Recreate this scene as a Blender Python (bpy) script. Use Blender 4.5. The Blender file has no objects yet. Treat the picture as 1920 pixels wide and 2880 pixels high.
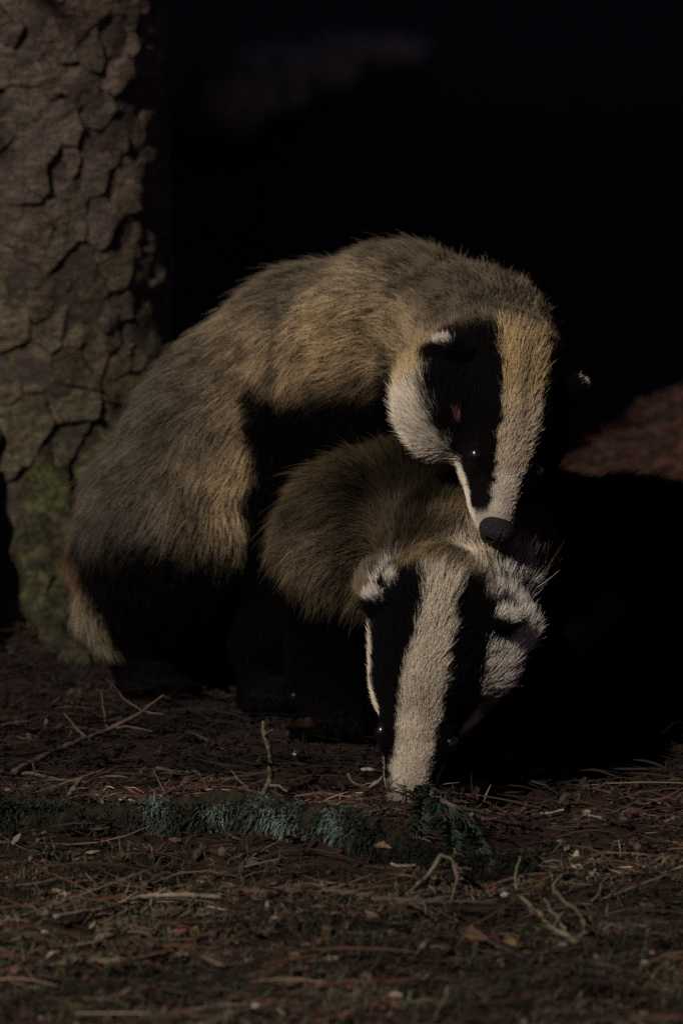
import bpy, math, random
import numpy as np
from mathutils import Vector, kdtree

random.seed(7)
rng = np.random.default_rng(7)
S = bpy.context.scene

# ------------------------------------------------------------------ camera
PITCH = math.radians(9.0)
CAM = np.array([0.0, -4.0, 0.843])
FPX = 16800.0                       # focal length in pixels of the 1920x2880 frame
cd = bpy.data.cameras.new("camera")
cam = bpy.data.objects.new("camera", cd)
S.collection.objects.link(cam)
cam.location = CAM
cam.rotation_euler = (math.pi / 2 - PITCH, 0, 0)
cd.sensor_fit = 'VERTICAL'
cd.sensor_height = 36.0
cd.lens = 210.0
cd.clip_start = 0.1
cd.clip_end = 400.0
cd.dof.use_dof = True
cd.dof.focus_distance = 4.12
cd.dof.aperture_fstop = 8.5
S.camera = cam

# ------------------------------------------------------------------ sky, sun, exposure
SUN_EL, SUN_AZ = math.radians(37), math.radians(37)      # azimuth: to the left of the viewer's back
w = bpy.data.worlds.new("World")
S.world = w
w.use_nodes = True
nt = w.node_tree
bg = nt.nodes["Background"]
sky = nt.nodes.new("ShaderNodeTexSky")
sky.sky_type = 'NISHITA'
sky.sun_disc = False
sky.sun_elevation = SUN_EL
sky.sun_rotation = math.pi + SUN_AZ
tint = nt.nodes.new("ShaderNodeMix")
tint.data_type = 'RGBA'
tint.blend_type = 'MULTIPLY'
tint.inputs[0].default_value = 1.0
nt.links.new(sky.outputs[0], tint.inputs[6])
tint.inputs[7].default_value = (1.0, 0.58, 0.80, 1)
nt.links.new(tint.outputs[2], bg.inputs[0])
bg.inputs[1].default_value = 0.020
sd = bpy.data.lights.new("sun", 'SUN')
sun = bpy.data.objects.new("sun", sd)
S.collection.objects.link(sun)
LDIR = Vector((-math.cos(SUN_EL) * math.sin(SUN_AZ), -math.cos(SUN_EL) * math.cos(SUN_AZ), math.sin(SUN_EL)))
sun.rotation_euler = LDIR.to_track_quat('Z', 'Y').to_euler()
sd.energy = 3.4
sd.angle = math.radians(1.5)
sd.color = (1.0, 0.89, 0.77)
S.view_settings.view_transform = 'Standard'
S.view_settings.look = 'None'
S.view_settings.exposure = 0.0
S.view_settings.gamma = 1.0
S.view_settings.use_curve_mapping = False
try:
    S.cycles.use_denoising = False
    S.cycles.sample_clamp_direct = 1.6
    S.cycles.sample_clamp_indirect = 1.0
    S.cycles.max_bounces = 5
    S.cycles.diffuse_bounces = 2
    S.cycles.transmission_bounces = 4
    S.cycles.transparent_max_bounces = 4
    S.render.hair_type = 'STRIP'
except Exception:
    pass

# ------------------------------------------------------------------ helpers
def P(u, v, y):
    """world point on the vertical plane at depth y seen at photo pixel (u, v)"""
    a, b = (u - 960) / FPX, (1440 - v) / FPX
    ray = np.array([a, math.cos(PITCH) + b * math.sin(PITCH), -math.sin(PITCH) + b * math.cos(PITCH)])
    return CAM + ray * ((y - CAM[1]) / ray[1])

def G(u, v, z=0.0):
    a, b = (u - 960) / FPX, (1440 - v) / FPX
    ray = np.array([a, math.cos(PITCH) + b * math.sin(PITCH), -math.sin(PITCH) + b * math.cos(PITCH)])
    return CAM + ray * ((z - CAM[2]) / ray[2])

def tag(o, label=None, cat=None, group=None, kind=None):
    for k, v in (('label', label), ('category', cat), ('group', group), ('kind', kind)):
        if v:
            o[k] = v
    return o

def link(o, parent=None):
    S.collection.objects.link(o)
    if parent is not None:
        o.parent = parent
        if parent.type == 'EMPTY' and not parent.parent:
            o.matrix_parent_inverse = parent_inv(parent)
    return o

def parent_inv(p):
    from mathutils import Matrix
    return Matrix.Translation(p.location).inverted()

def empty(name, loc):
    o = bpy.data.objects.new(name, None)
    o.location = loc
    o.empty_display_size = 0.05
    S.collection.objects.link(o)
    return o

def mesh_obj(name, V, F, mat, parent=None, smooth=True, col=None):
    me = bpy.data.meshes.new(name)
    V = np.asarray(V, dtype=np.float32)
    if isinstance(F, np.ndarray):
        n = F.shape[1]
        me.vertices.add(len(V))
        me.vertices.foreach_set("co", V.ravel())
        me.loops.add(F.size)
        me.loops.foreach_set("vertex_index", F.ravel().astype(np.int32))
        me.polygons.add(len(F))
        me.polygons.foreach_set("loop_start", np.arange(0, F.size, n, dtype=np.int32))
        me.polygons.foreach_set("loop_total", np.full(len(F), n, dtype=np.int32))
        me.update(calc_edges=True)
    else:
        me.from_pydata([tuple(map(float, p)) for p in V], [], [tuple(int(i) for i in f) for f in F])
        me.update()
    if smooth:
        me.polygons.foreach_set("use_smooth", np.ones(len(me.polygons), dtype=bool))
    if col is not None:
        at = me.color_attributes.new("tone", 'FLOAT_COLOR', 'POINT')
        c = np.ones((len(V), 4), dtype=np.float32)
        c[:, :3] = col
        at.data.foreach_set("color", c.ravel())
    me.materials.append(mat)
    return link(bpy.data.objects.new(name, me), parent)

def unit(v):
    v = np.asarray(v, dtype=float)
    return v / (np.linalg.norm(v, axis=-1, keepdims=True) + 1e-12)

def _hash(i, j, k, seed):
    n = (i * 73856093) ^ (j * 19349663) ^ (k * 83492791) ^ (seed * 2654435761 & 0x7fffffff)
    n = (n ^ (n >> 13)) * 1274126177
    n = n & 0x7fffffff
    n = (n ^ (n >> 16)) & 0xffffff
    return n / float(0xffffff)

def noise(p, scale, seed=1):
    """smooth value noise 0..1 at points p (n,3)"""
    q = np.asarray(p, dtype=float) * scale + 1000.0
    i = np.floor(q).astype(np.int64)
    f = q - i
    f = f * f * (3 - 2 * f)
    out = 0
    for a in (0, 1):
        for b in (0, 1):
            for c in (0, 1):
                wgt = (f[:, 0] if a else 1 - f[:, 0]) * (f[:, 1] if b else 1 - f[:, 1]) * (f[:, 2] if c else 1 - f[:, 2])
                out = out + wgt * _hash(i[:, 0] + a, i[:, 1] + b, i[:, 2] + c, seed)
    return out

def fbm(p, scale, seed=1, octv=4):
    s, amp, tot = 0, 1.0, 0.0
    for o in range(octv):
        s = s + amp * noise(p, scale * 2 ** o, seed + o)
        tot += amp
        amp *= 0.5
    return s / tot

def smooth01(x, a, b):
    t = np.clip((x - a) / (b - a), 0, 1)
    return t * t * (3 - 2 * t)

# ------------------------------------------------------------------ materials
def material(name, base=(.1, .1, .1), rough=.8, tone=False, noise_scale=None, tones=None, bump=0.0, bump_scale=200,
             stretch=(1, 1, 1), spec=.3, rand=False, bump_dist=.002, crack=0):
    m = bpy.data.materials.new(name)
    m.use_nodes = True
    t = m.node_tree
    b = t.nodes["Principled BSDF"]
    b.inputs["Roughness"].default_value = rough
    b.inputs["Specular IOR Level"].default_value = spec
    b.inputs["Base Color"].default_value = (*base, 1)
    tc = t.nodes.new("ShaderNodeTexCoord")
    mp = t.nodes.new("ShaderNodeMapping")
    mp.inputs["Scale"].default_value = stretch
    t.links.new(tc.outputs["Object"], mp.inputs[0])
    out = None
    if tones:
        nz = t.nodes.new("ShaderNodeTexNoise")
        nz.inputs["Scale"].default_value = noise_scale
        nz.inputs["Detail"].default_value = 8
        nz.inputs["Roughness"].default_value = .65
        t.links.new(mp.outputs[0], nz.inputs["Vector"])
        cr = t.nodes.new("ShaderNodeValToRGB")
        cr.color_ramp.elements[0].position = .3
        cr.color_ramp.elements[1].position = .72
        e = cr.color_ramp.elements
        for i, c in enumerate(tones):
            if i < 2:
                e[i].color = (*c, 1)
            else:
                n_ = e.new(.3 + .42 * (i - 1) / (len(tones) - 1))
                n_.color = (*c, 1)
        t.links.new(nz.outputs[0], cr.inputs[0])
        out = cr.outputs[0]
    if tone:
        at = t.nodes.new("ShaderNodeAttribute")
        at.attribute_name = "tone"
        if out is None:
            out = at.outputs[0]
        else:
            mx = t.nodes.new("ShaderNodeMix")
            mx.data_type = 'RGBA'
            mx.blend_type = 'MULTIPLY'
            mx.inputs[0].default_value = 1
            t.links.new(out, mx.inputs[6])
            t.links.new(at.outputs[0], mx.inputs[7])
            out = mx.outputs[2]
    if rand and out is not None:
        oi = t.nodes.new("ShaderNodeObjectInfo")
        mr = t.nodes.new("ShaderNodeMapRange")
        mr.inputs[3].default_value = .74
        mr.inputs[4].default_value = 1.2
        t.links.new(oi.outputs["Random"], mr.inputs[0])
        mx = t.nodes.new("ShaderNodeVectorMath")
        mx.operation = 'SCALE'
        t.links.new(out, mx.inputs[0])
        t.links.new(mr.outputs[0], mx.inputs["Scale"])
        out = mx.outputs[0]
    if out is not None:
        t.links.new(out, b.inputs["Base Color"])
    if crack:
        wn = t.nodes.new("ShaderNodeTexNoise")
        wn.inputs["Scale"].default_value = 60
        wn.inputs["Detail"].default_value = 3
        t.links.new(tc.outputs["Object"], wn.inputs["Vector"])
        ad = t.nodes.new("ShaderNodeMix")
        ad.data_type = 'RGBA'
        ad.blend_type = 'LINEAR_LIGHT'
        ad.inputs[0].default_value = .025
        t.links.new(tc.outputs["Object"], ad.inputs[6])
        t.links.new(wn.outputs["Color"], ad.inputs[7])
        vo = t.nodes.new("ShaderNodeTexVoronoi")
        vo.feature = 'DISTANCE_TO_EDGE'
        vo.inputs["Scale"].default_value = 55
        t.links.new(ad.outputs[2], vo.inputs["Vector"])
        cm = t.nodes.new("ShaderNodeMapRange")
        cm.inputs[1].default_value = 0
        cm.inputs[2].default_value = .10
        t.links.new(vo.outputs["Distance"], cm.inputs[0])
        crk = t.nodes.new("ShaderNodeBump")
        crk.inputs["Strength"].default_value = crack
        crk.inputs["Distance"].default_value = .003
        t.links.new(cm.outputs[0], crk.inputs["Height"])
    if bump:
        n2 = t.nodes.new("ShaderNodeTexNoise")
        n2.inputs["Scale"].default_value = bump_scale
        n2.inputs["Detail"].default_value = 6
        t.links.new(mp.outputs[0], n2.inputs["Vector"])
        bp = t.nodes.new("ShaderNodeBump")
        bp.inputs["Strength"].default_value = bump
        bp.inputs["Distance"].default_value = bump_dist
        t.links.new(n2.outputs[0], bp.inputs["Height"])
        t.links.new(bp.outputs[0], b.inputs["Normal"])
        if crack:
            t.links.new(crk.outputs[0], bp.inputs["Normal"])
    return m

M_soil = material("soil", noise_scale=30, tones=[(.008, .0055, .0045), (.026, .016, .012)], rough=.95, bump=.8, bump_scale=300, spec=.1)
M_litter = material("litter", tone=True, rough=.75, spec=.25)
M_moss = material("moss", tone=True, rough=.85, spec=.15)
M_bark = material("bark", noise_scale=60, tones=[(.045, .035, .03), (.175, .145, .125), (.115, .093, .078)], rough=.9, bump=1.0,
                  bump_scale=150, stretch=(1, 1, 4.0), spec=.15, rand=True, tone=True, bump_dist=.006, crack=.9)
M_oldlog = material("old_log", noise_scale=25, tones=[(.05, .045, .03), (.36, .34, .22)], rough=.9)
M_logwood = material("log_wood", noise_scale=60, tones=[(.006, .005, .004), (.035, .032, .022)], rough=.95, bump=1.0, bump_scale=220, spec=.05, bump_dist=.005)
M_bark_deep = material("bark_deep", noise_scale=80, tones=[(.02, .014, .012), (.06, .045, .036)], rough=.95, bump=.8, bump_scale=200, spec=.1)
M_bark_under = material("bark_under", noise_scale=70, tones=[(.018, .014, .012), (.085, .066, .056), (.05, .038, .033)], rough=.95, bump=1.0, bump_scale=220, stretch=(1, 1, 3), spec=.1)
M_root = material("root_bark", noise_scale=45, tones=[(.010, .008, .006), (.085, .095, .03), (.035, .032, .018)], rough=.9, bump=.9, bump_scale=160, spec=.15, bump_dist=.006, crack=1.0)
M_twig = material("twig_bark", noise_scale=90, tones=[(.04, .026, .02), (.13, .09, .07)], rough=.85, bump=.6, bump_scale=300, spec=.2, rand=True)
M_twig_pale = material("twig_pale", noise_scale=90, tones=[(.10, .08, .06), (.24, .205, .155)], rough=.8, bump=.6, bump_scale=300, spec=.2, rand=True)
M_twig_green = material("twig_lichen", noise_scale=70, tones=[(.03, .028, .018), (.145, .135, .085)], rough=.85, bump=.6, bump_scale=300, spec=.2, rand=True)
M_foliage = material("spruce_foliage", noise_scale=6, tones=[(.02, .035, .015), (.05, .08, .035)], rough=.8, spec=.2)
M_skin = material("dark_skin", base=(.012, .010, .010), rough=.9, tone=True, spec=.05)
M_nose = material("nose_leather", noise_scale=300, tones=[(.006, .005, .006), (.014, .012, .013)], rough=.45, bump=.9, bump_scale=1100, spec=.3)
M_eye = material("eye", base=(.004, .003, .003), rough=.17, spec=1.0)
M_claw = material("claw", base=(.010, .008, .007), rough=.7)
M_leaf = material("dead_leaf", noise_scale=60, tones=[(.03, .016, .011), (.08, .045, .03)], rough=.7, rand=True, spec=.3)

def hair_material():
    m = bpy.data.materials.new("fur")
    m.use_nodes = True
    t = m.node_tree
    for n in list(t.nodes):
        t.nodes.remove(n)
    o = t.nodes.new("ShaderNodeOutputMaterial")
    at = t.nodes.new("ShaderNodeAttribute")
    at.attribute_name = "tone"
    d = t.nodes.new("ShaderNodeBsdfDiffuse")
    d.inputs["Roughness"].default_value = .6
    h = t.nodes.new("ShaderNodeBsdfHair")
    h.component = 'Reflection'
    h.inputs["RoughnessU"].default_value = .35
    h.inputs["RoughnessV"].default_value = .6
    mx = t.nodes.new("ShaderNodeMixShader")
    mx.inputs[0].default_value = .18
    t.links.new(at.outputs[0], d.inputs[0])
    t.links.new(at.outputs[0], h.inputs[0])
    t.links.new(d.outputs[0], mx.inputs[1])
    t.links.new(h.outputs[0], mx.inputs[2])
    t.links.new(mx.outputs[0], o.inputs[0])
    return m
M_fur = hair_material()

# ------------------------------------------------------------------ ground
def H(x, y):
    """terrain height"""
    x = np.asarray(x, dtype=float)
    y = np.asarray(y, dtype=float)
    p = np.stack([x, y, np.zeros_like(x)], -1).reshape(-1, 3)
    n = (fbm(p, 3.0, 11, 3) - .5).reshape(x.shape) * .022 + (fbm(p, 22.0, 5, 3) - .5).reshape(x.shape) * .028
    near = np.exp(-((x / 2.5) ** 2 + (y / 3.0) ** 2))
    z = n * (.35 + .65 * near)
    z = z + .125 * np.exp(-(((x - .41) / .21) ** 2 + ((y - 1.34) / .22) ** 2))         # spoil mound on the right
    # shallow step in front of the mossy branch
    z = z - .012 * smooth01(-y, .06, .14) * np.exp(-(y / .8) ** 2)
    z = z - .38 * smooth01(y, 1.55, 2.2) * (1 - smooth01(y, 3.4, 5.8))          # hollow added behind the animals to keep the background dark
    far = smooth01(np.hypot(x, y), 4, 30)
    q = fbm(p, .12, 21, 3).reshape(x.shape) - .5
    return z + far * q * 1.2

def grid_mesh(xs, ys):
    X, Y = np.meshgrid(xs, ys, indexing='ij')
    Z = H(X, Y)
    V = np.stack([X, Y, Z], -1).reshape(-1, 3)
    nx, ny = len(xs), len(ys)
    idx = np.arange(nx * ny).reshape(nx, ny)
    F = np.stack([idx[:-1, :-1], idx[1:, :-1], idx[1:, 1:], idx[:-1, 1:]], -1).reshape(-1, 4)
    return V, F
near_x = np.linspace(-.7, .8, 190)
near_y = np.linspace(-.9, 1.9, 330)
far = np.array([.05, .12, .2, .3, .45, .65, .9, 1.3, 1.8, 2.4, 3, 3.6, 4.2, 5, 8, 13, 20, 32, 50, 80, 120, 180])
xs = np.concatenate([(-.7 - far)[::-1], near_x, .8 + far])
ys = np.concatenate([(-.9 - far)[::-1], near_y, 1.9 + far])
V, F = grid_mesh(xs, ys)
ground = mesh_obj("ground", V, F, M_soil)
tag(ground, "dark forest soil under needle litter and twigs", None, None, 'structure')

# ------------------------------------------------------------------ generic tube (twigs, roots, branches)
def tube(pts, radii, sides=8, wob=.12, seed=0, caps=True, crook=0.0):
    pts = np.asarray(pts, dtype=float)
    n0 = len(pts)
    # Catmull-Rom resample
    m = max(3, (n0 - 1) * (12 if crook else 5) + 1)
    t = np.linspace(0, n0 - 1, m)
    i = np.clip(np.floor(t).astype(int), 0, n0 - 2)
    f = (t - i)[:, None]
    pm = np.vstack([2 * pts[0] - pts[1], pts, 2 * pts[-1] - pts[-2]])
    p0, p1, p2, p3 = pm[i], pm[i + 1], pm[i + 2], pm[i + 3]
    C = .5 * (2 * p1 + (p2 - p0) * f + (2 * p0 - 5 * p1 + 4 * p2 - p3) * f ** 2 + (3 * p1 - p0 - 3 * p2 + p3) * f ** 3)
    R = np.interp(t, np.arange(n0), radii)
    if crook:
        env = np.sin(np.pi * np.clip(t / (n0 - 1), 0, 1))[:, None] ** .5
        dv = np.stack([fbm(C + 7.3 * q, 55, seed + 90 + q, 3) - .5 for q in range(3)], -1)
        C = C + dv * crook * env
        R = R * (.72 + .6 * fbm(C, 260, seed + 4, 2))
    T = unit(np.gradient(C, axis=0))
    ref = np.array([0, 0, 1.0]) if abs(T[:, 2]).mean() < .8 else np.array([0, 1.0, 0])
    A = unit(np.cross(T, ref))
    B = np.cross(T, A)
    r = np.random.default_rng(seed)
    ang = np.linspace(0, 2 * np.pi, sides, endpoint=False)
    rad = R[:, None] * (1 + wob * (r.random((m, sides)) - .5) * 2)
    V = C[:, None, :] + rad[..., None] * (np.cos(ang)[None, :, None] * A[:, None, :] + np.sin(ang)[None, :, None] * B[:, None, :])
    V = V.reshape(-1, 3)
    F = []
    for a in range(m - 1):
        for b in range(sides):
            c = (b + 1) % sides
            F.append((a * sides + b, a * sides + c, (a + 1) * sides + c, (a + 1) * sides + b))
    if caps:
        V = np.vstack([V, C[0] - T[0] * R[0] * .3, C[-1] + T[-1] * R[-1] * .3])
        k = len(V) - 2
        for b in range(sides):
            c = (b + 1) % sides
            F.append((c, b, k))
            F.append(((m - 1) * sides + b, (m - 1) * sides + c, k + 1))
    return V, F

def merge(parts):
    V, F, o = [], [], 0
    for v, f in parts:
        V.append(v)
        F += [tuple(i + o for i in q) for q in f]
        o += len(v)
    return np.vstack(V), F

# ------------------------------------------------------------------ conifer crown used by all trees
def crown_mesh(name, base_z, top_z, rad, n_br, seed, lean=(0, 0)):
    r = np.random.default_rng(seed)
    V, F = [], []
    for b in range(n_br):
        f = (b + r.random()) / n_br
        z = base_z + (top_z - base_z) * f
        L = rad * (1 - f) ** .7 * (.75 + .4 * r.random()) + .05
        a = r.random() * 2 * np.pi
        d = np.array([math.cos(a), math.sin(a), 0])
        side = np.array([-d[1], d[0], 0])
        for s in range(int(10 + 22 * L)):
            t = (r.random() ** .7)
            p = d * L * t + np.array([0, 0, z + .10 * t - .38 * L * t * t])
            wid = .26 * L * (1 - t * .6)
            p = p + side * wid * (r.random() * 2 - 1) + np.array([0, 0, -.06 * r.random()])
            sz = .05 + .07 * r.random()
            q = unit(d * (.6 + r.random()) + side * (r.random() - .5) * 1.6 + np.array([0, 0, -.5 - .5 * r.random()]))
            n = unit(np.cross(q, r.normal(size=3)))
            k = len(V)
            V += [p - n * sz * .25, p + q * sz * .7 - n * sz * .5, p + q * sz * 1.9, p + q * sz * .7 + n * sz * .5]
            F.append((k, k + 1, k + 2, k + 3))
    V = np.array(V)
    return V, np.array(F)

# ------------------------------------------------------------------ the spruce at the left
TX, TY = P(88, 900, .87)[0], .87
tree = empty("spruce_tree", (TX, TY, 0))
tag(tree, "thick conifer trunk with cracked scaly bark standing at the left edge", "tree")

def trunk_R(z, th):
    z = np.asarray(z, dtype=float)
    base = .111 + .050 * np.exp(-np.clip(z, 0, None) / .06) - .008 * np.clip(z, 0, 3)
    lob = 1 + .05 * np.cos(3 * th + .7) + .12 * np.exp(-np.clip(z, 0, None) / .09) * np.cos(5 * th + 1.2)
    return np.maximum(base, .02) * lob

zs = np.concatenate([np.linspace(-.06, .8, 110), np.linspace(.85, 4.8, 24)])
ths = np.linspace(0, 2 * np.pi, 120, endpoint=False)
ZZ, TT = np.meshgrid(zs, ths, indexing='ij')
RR = trunk_R(ZZ, TT)
pp = np.stack([TX + RR * np.cos(TT), TY + RR * np.sin(TT), ZZ], -1).reshape(-1, 3)
RR = RR - .0005 + ((fbm(pp, 60, 3, 4) - .5) * .007).reshape(RR.shape)
Vt = np.stack([TX + RR * np.cos(TT), TY + RR * np.sin(TT), ZZ], -1).reshape(-1, 3)
idx = np.arange(len(Vt)).reshape(len(zs), len(ths))
nxt = np.roll(idx, -1, axis=1)
Ft = np.stack([idx[:-1], nxt[:-1], nxt[1:], idx[1:]], -1).reshape(-1, 4)
trunk = mesh_obj("trunk", Vt, Ft, M_bark_under, tree)

# bark plates: irregular cells of the unrolled trunk, each a raised plate
def bark_cells():
    Rm = .116
    W = 2 * np.pi * Rm
    seeds = []
    r = np.random.default_rng(31)
    tries = 0
    while tries < 14000:
        tries += 1
        s, z = r.random() * W, -.01 + r.random() * .83
        dmin = .012 + .040 * noise(np.array([[s, 0, z]]), 26, 9)[0] ** 2.2
        ok = True
        for (a, b) in seeds:
            ds = abs(a - s)
            ds = min(ds, W - ds)
            if (ds / 1.0) ** 2 + ((z - b) / 1.1) ** 2 < dmin ** 2:
                ok = False
                break
        if ok:
            seeds.append((s, z))
    cells = []
    arr = np.array(seeds)
    for i, (s, z) in enumerate(seeds):
        poly = [(-.09, -.09), (.09, -.09), (.09, .09), (-.09, .09)]
        ds = arr[:, 0] - s
        ds = (ds + W / 2) % W - W / 2
        dz = arr[:, 1] - z
        near = np.where((np.hypot(ds, dz) < .14) & (np.hypot(ds, dz) > 1e-6))[0]
        for j in near:
            nx_, nz_ = ds[j], dz[j]
            c = (nx_ ** 2 + nz_ ** 2) / 2
            new = []
            for k in range(len(poly)):
                p, q = poly[k], poly[(k + 1) % len(poly)]
                dp, dq = p[0] * nx_ + p[1] * nz_ - c, q[0] * nx_ + q[1] * nz_ - c
                if dp <= 0:
                    new.append(p)
                if dp * dq < 0:
                    t = dp / (dp - dq)
                    new.append((p[0] + (q[0] - p[0]) * t, p[1] + (q[1] - p[1]) * t))
            poly = new
            if len(poly) < 3:
                break
        if len(poly) >= 3:
            cells.append((s, z, np.array(poly)))
    return cells, Rm

def plate_geo(s, z, poly, Rm, r):
    # resample the outline
    pts = []
    for k in range(len(poly)):
        p, q = poly[k], poly[(k + 1) % len(poly)]
        n = max(1, int(np.hypot(*(q - p)) / .004))
        for a in range(n):
            pts.append(p + (q - p) * a / n)
    pts = np.array(pts)
    c = pts.mean(0)
    d = pts - c
    L = np.hypot(d[:, 0], d[:, 1])
    gap = -.0004 + .0016 * r.random() ** 3
    pos = np.stack([pts[:, 0] + s, np.zeros(len(pts)), pts[:, 1] + z], -1)
    wrp = np.stack([fbm(pos, 42, 27, 5) - .5, fbm(pos, 42, 37, 5) - .5], -1) * .062
    pts = pts + wrp
    jit = (fbm(pos, 130, 17, 3) - .5) * .006
    f = np.clip((L - gap + jit * .5) / L, .5, 1.08)
    outer = c + d * f[:, None]
    inner = c + d * np.clip(f - .0006 / L, .2, 1.1)[:, None]
    mid0 = c + d * (f * .8)[:, None]
    mid = c + d * (f * .5)[:, None]
    th0 = .0002 + .0030 * r.random() ** 1.6
    tilt = r.normal(0, .05, 2) + np.array([.035, -.05])
    def to3(q, h):
        ss, zz = q[:, 0] + s, q[:, 1] + z
        th = ss / Rm
        pr = np.stack([ss, np.zeros(len(ss)), zz], -1)
        rr = trunk_R(zz, th) + h + (fbm(pr, 55, 4, 5) - .5) * .0085
        return np.stack([TX + rr * np.cos(th), TY + rr * np.sin(th), zz], -1)
    lift = lambda q: q @ tilt
    A = to3(outer, -.006)
    B = to3(outer, th0 + lift(outer) - .0006)
    C = to3(inner, th0 + lift(inner))
    D0 = to3(mid0, th0 + lift(mid0))
    D = to3(mid, th0 + lift(mid))
    E = to3(c[None], th0 + lift(c[None]))
    n = len(pts)
    V = np.vstack([A, B, C, C, D0, D, E])
    F = []
    for k in range(n):
        m = (k + 1) % n
        for o in (0, n, 3 * n, 4 * n):
            F.append((o + k, o + m, o + n + m, o + n + k))
        F.append((5 * n + k, 5 * n + m, 6 * n))
    return V, F

cells, Rm = bark_cells()
rb = np.random.default_rng(4)
rest = []
n_plate = 0
for (s, z, poly) in cells:
    th = s / Rm
    facing = -math.sin(th)                 # towards -y, the viewer
    geo = plate_geo(s, z, poly, Rm, rb)
    cx = geo[0][:, 0].mean()
    vis = facing > -.05 and cx > -.29
    # algae green low on the trunk
    g = smooth01(np.array([z]), .36, .10)[0] * (.25 + .65 * noise(np.array([[s, 0, z]]), 18, 8)[0])
    warm = np.array([1.0, .93, .86]) * (1 - g) + np.array([.72, .95, .36]) * g
    cc = warm * rb.uniform(.9, 1.08, 3) ** .6
    if vis and n_plate < 290:
        me_o = mesh_obj("bark_plate", geo[0], geo[1], M_bark, None, col=np.tile(cc, (len(geo[0]), 1)))
        me_o.parent = trunk
        me_o.matrix_parent_inverse = trunk.matrix_world.inverted()
        n_plate += 1
    else:
        rest.append(geo)
if rest:
    V, F = merge(rest)
    o = mesh_obj("bark_plate_rest", V, F, M_bark, None, col=np.ones((len(V), 3)))
    o.name = "bark"
    o.parent = trunk
    o['kind'] = 'stuff'
# roots
def root_geo(pts, rad, seed):
    V, F = tube(pts, rad, sides=36, wob=.03, seed=seed)
    Nn = (fbm(V * np.array([1, 1, .45]), 75, seed, 4) - .5)
    V = V + np.stack([Nn, np.abs(Nn) * -.9, Nn * .6], -1) * .032
    return V, F
for k, (pts, rad) in enumerate([
        ([(TX + .01, TY - .07, .14), (TX + .02, TY - .13, .06), (TX + .03, TY - .21, .012), (TX + .06, TY - .30, -.02)], [.030, .028, .020, .012]),
        ([(TX - .05, TY - .05, .20), (TX - .055, TY - .13, .10), (TX - .045, TY - .21, .02), (TX - .05, TY - .32, -.02)], [.036, .032, .024, .014]),
        ([(TX + .07, TY - .02, .15), (TX + .13, TY - .05, .06), (TX + .22, TY - .08, .01), (TX + .3, TY - .1, -.02)], [.035, .034, .024, .014]),
        ([(TX - .08, TY + .05, .14), (TX - .2, TY + .1, .03), (TX - .34, TY + .14, -.02)], [.045, .035, .02])]):
    V, F = root_geo(pts, rad, 40 + k)
    mesh_obj("root", V, F, M_root, tree)
V, F = crown_mesh("crown", 2.2, 5.4, 1.1, 150, 3)
V[:, :2] += (TX, TY)
mesh_obj("crown", V, F, M_foliage, tree, smooth=False)
limbs = []
rl = np.random.default_rng(8)
for k in range(26):
    z = 2.15 + k * .11
    a = k * 2.4
    L = 1.0 * (1 - (z - 2.15) / 3.2)
    limbs.append(tube([(TX, TY, z), (TX + .5 * L * math.cos(a), TY + .5 * L * math.sin(a), z + .02), (TX + L * math.cos(a), TY + L * math.sin(a), z - .2 * L)],
                      [.016, .010, .004], sides=6, seed=k))
for g in limbs:
    mesh_obj("branch", g[0], g[1], M_bark_deep, tree)

# unseen spruces added left of the frame so their crowns keep the ground behind in the dark
cv, cf = crown_mesh("crown", .45, 5.6, 1.55, 360, 12)
cme = None
for k, (x, y, sc, rz, lab, up) in enumerate([
        (-2.6, 1.5, 1.0, 0.0, "added dense shade spruce nearest the thick trunk outside the left edge", 0),
        (-2.6, 3.1, 1.05, 1.3, "added dense shade spruce in the middle of the dark row behind the trunk", 0),
        (-2.6, 4.9, 1.1, 2.9, "added dense shade spruce farthest back in the dark row on the left", 0),
        (-1.4, 1.95, .95, 4.0, "added bare stemmed shade spruce with a high crown nearest behind the trunk", 1.35),
        (-1.5, 3.9, 1.0, 5.0, "added bare stemmed shade spruce with a high crown second behind the trunk", 1.35),
        (-1.6, 5.7, 1.0, 2.0, "added bare stemmed shade spruce with a high crown farthest back on the left", 1.35),
        (-3.9, 6.8, 1.3, 0.7, "added tall shade spruce standing beyond the end of the dark row", 0)]):
    t = empty("shade_spruce", (x, y, float(H(x, y))))
    tag(t, lab, "tree", "spruces added for shade")
    if cme is None:
        c = mesh_obj("crown", cv, cf, M_foliage, smooth=False)
        V, F = tube([(0, 0, -.1), (.02, 0, 1.5), (0, .02, 3.2), (0, 0, 5.5)], [.09, .07, .045, .008], sides=12)
        tr = mesh_obj("trunk", V, F, M_bark_deep)
        cme, tme = c.data, tr.data
    else:
        c = bpy.data.objects.new("crown", cme); S.collection.objects.link(c)
        tr = bpy.data.objects.new("trunk", tme); S.collection.objects.link(tr)
    c.parent = t
    tr.parent = t
    if up:
        c.location = (0, 0, up)
        tr.scale = (1, 1, 1.25)
    t.scale = (sc, sc, sc)
    t.rotation_euler = (0, 0, rz)

# ------------------------------------------------------------------ SDF bodies
def sd_cone(p, a, b, ra, rb):
    ab = b - a
    t = np.clip(((p - a) @ ab) / (ab @ ab), 0, 1)
    return np.linalg.norm(p - (a + t[:, None] * ab), axis=1) - (ra + (rb - ra) * t)

def sd_ell(p, c, R, r):
    q = (p - c) @ R.T
    k0 = np.linalg.norm(q / r, axis=1)
    k1 = np.linalg.norm(q / (r * r), axis=1) + 1e-9
    return k0 * (k0 - 1) / k1

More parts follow.
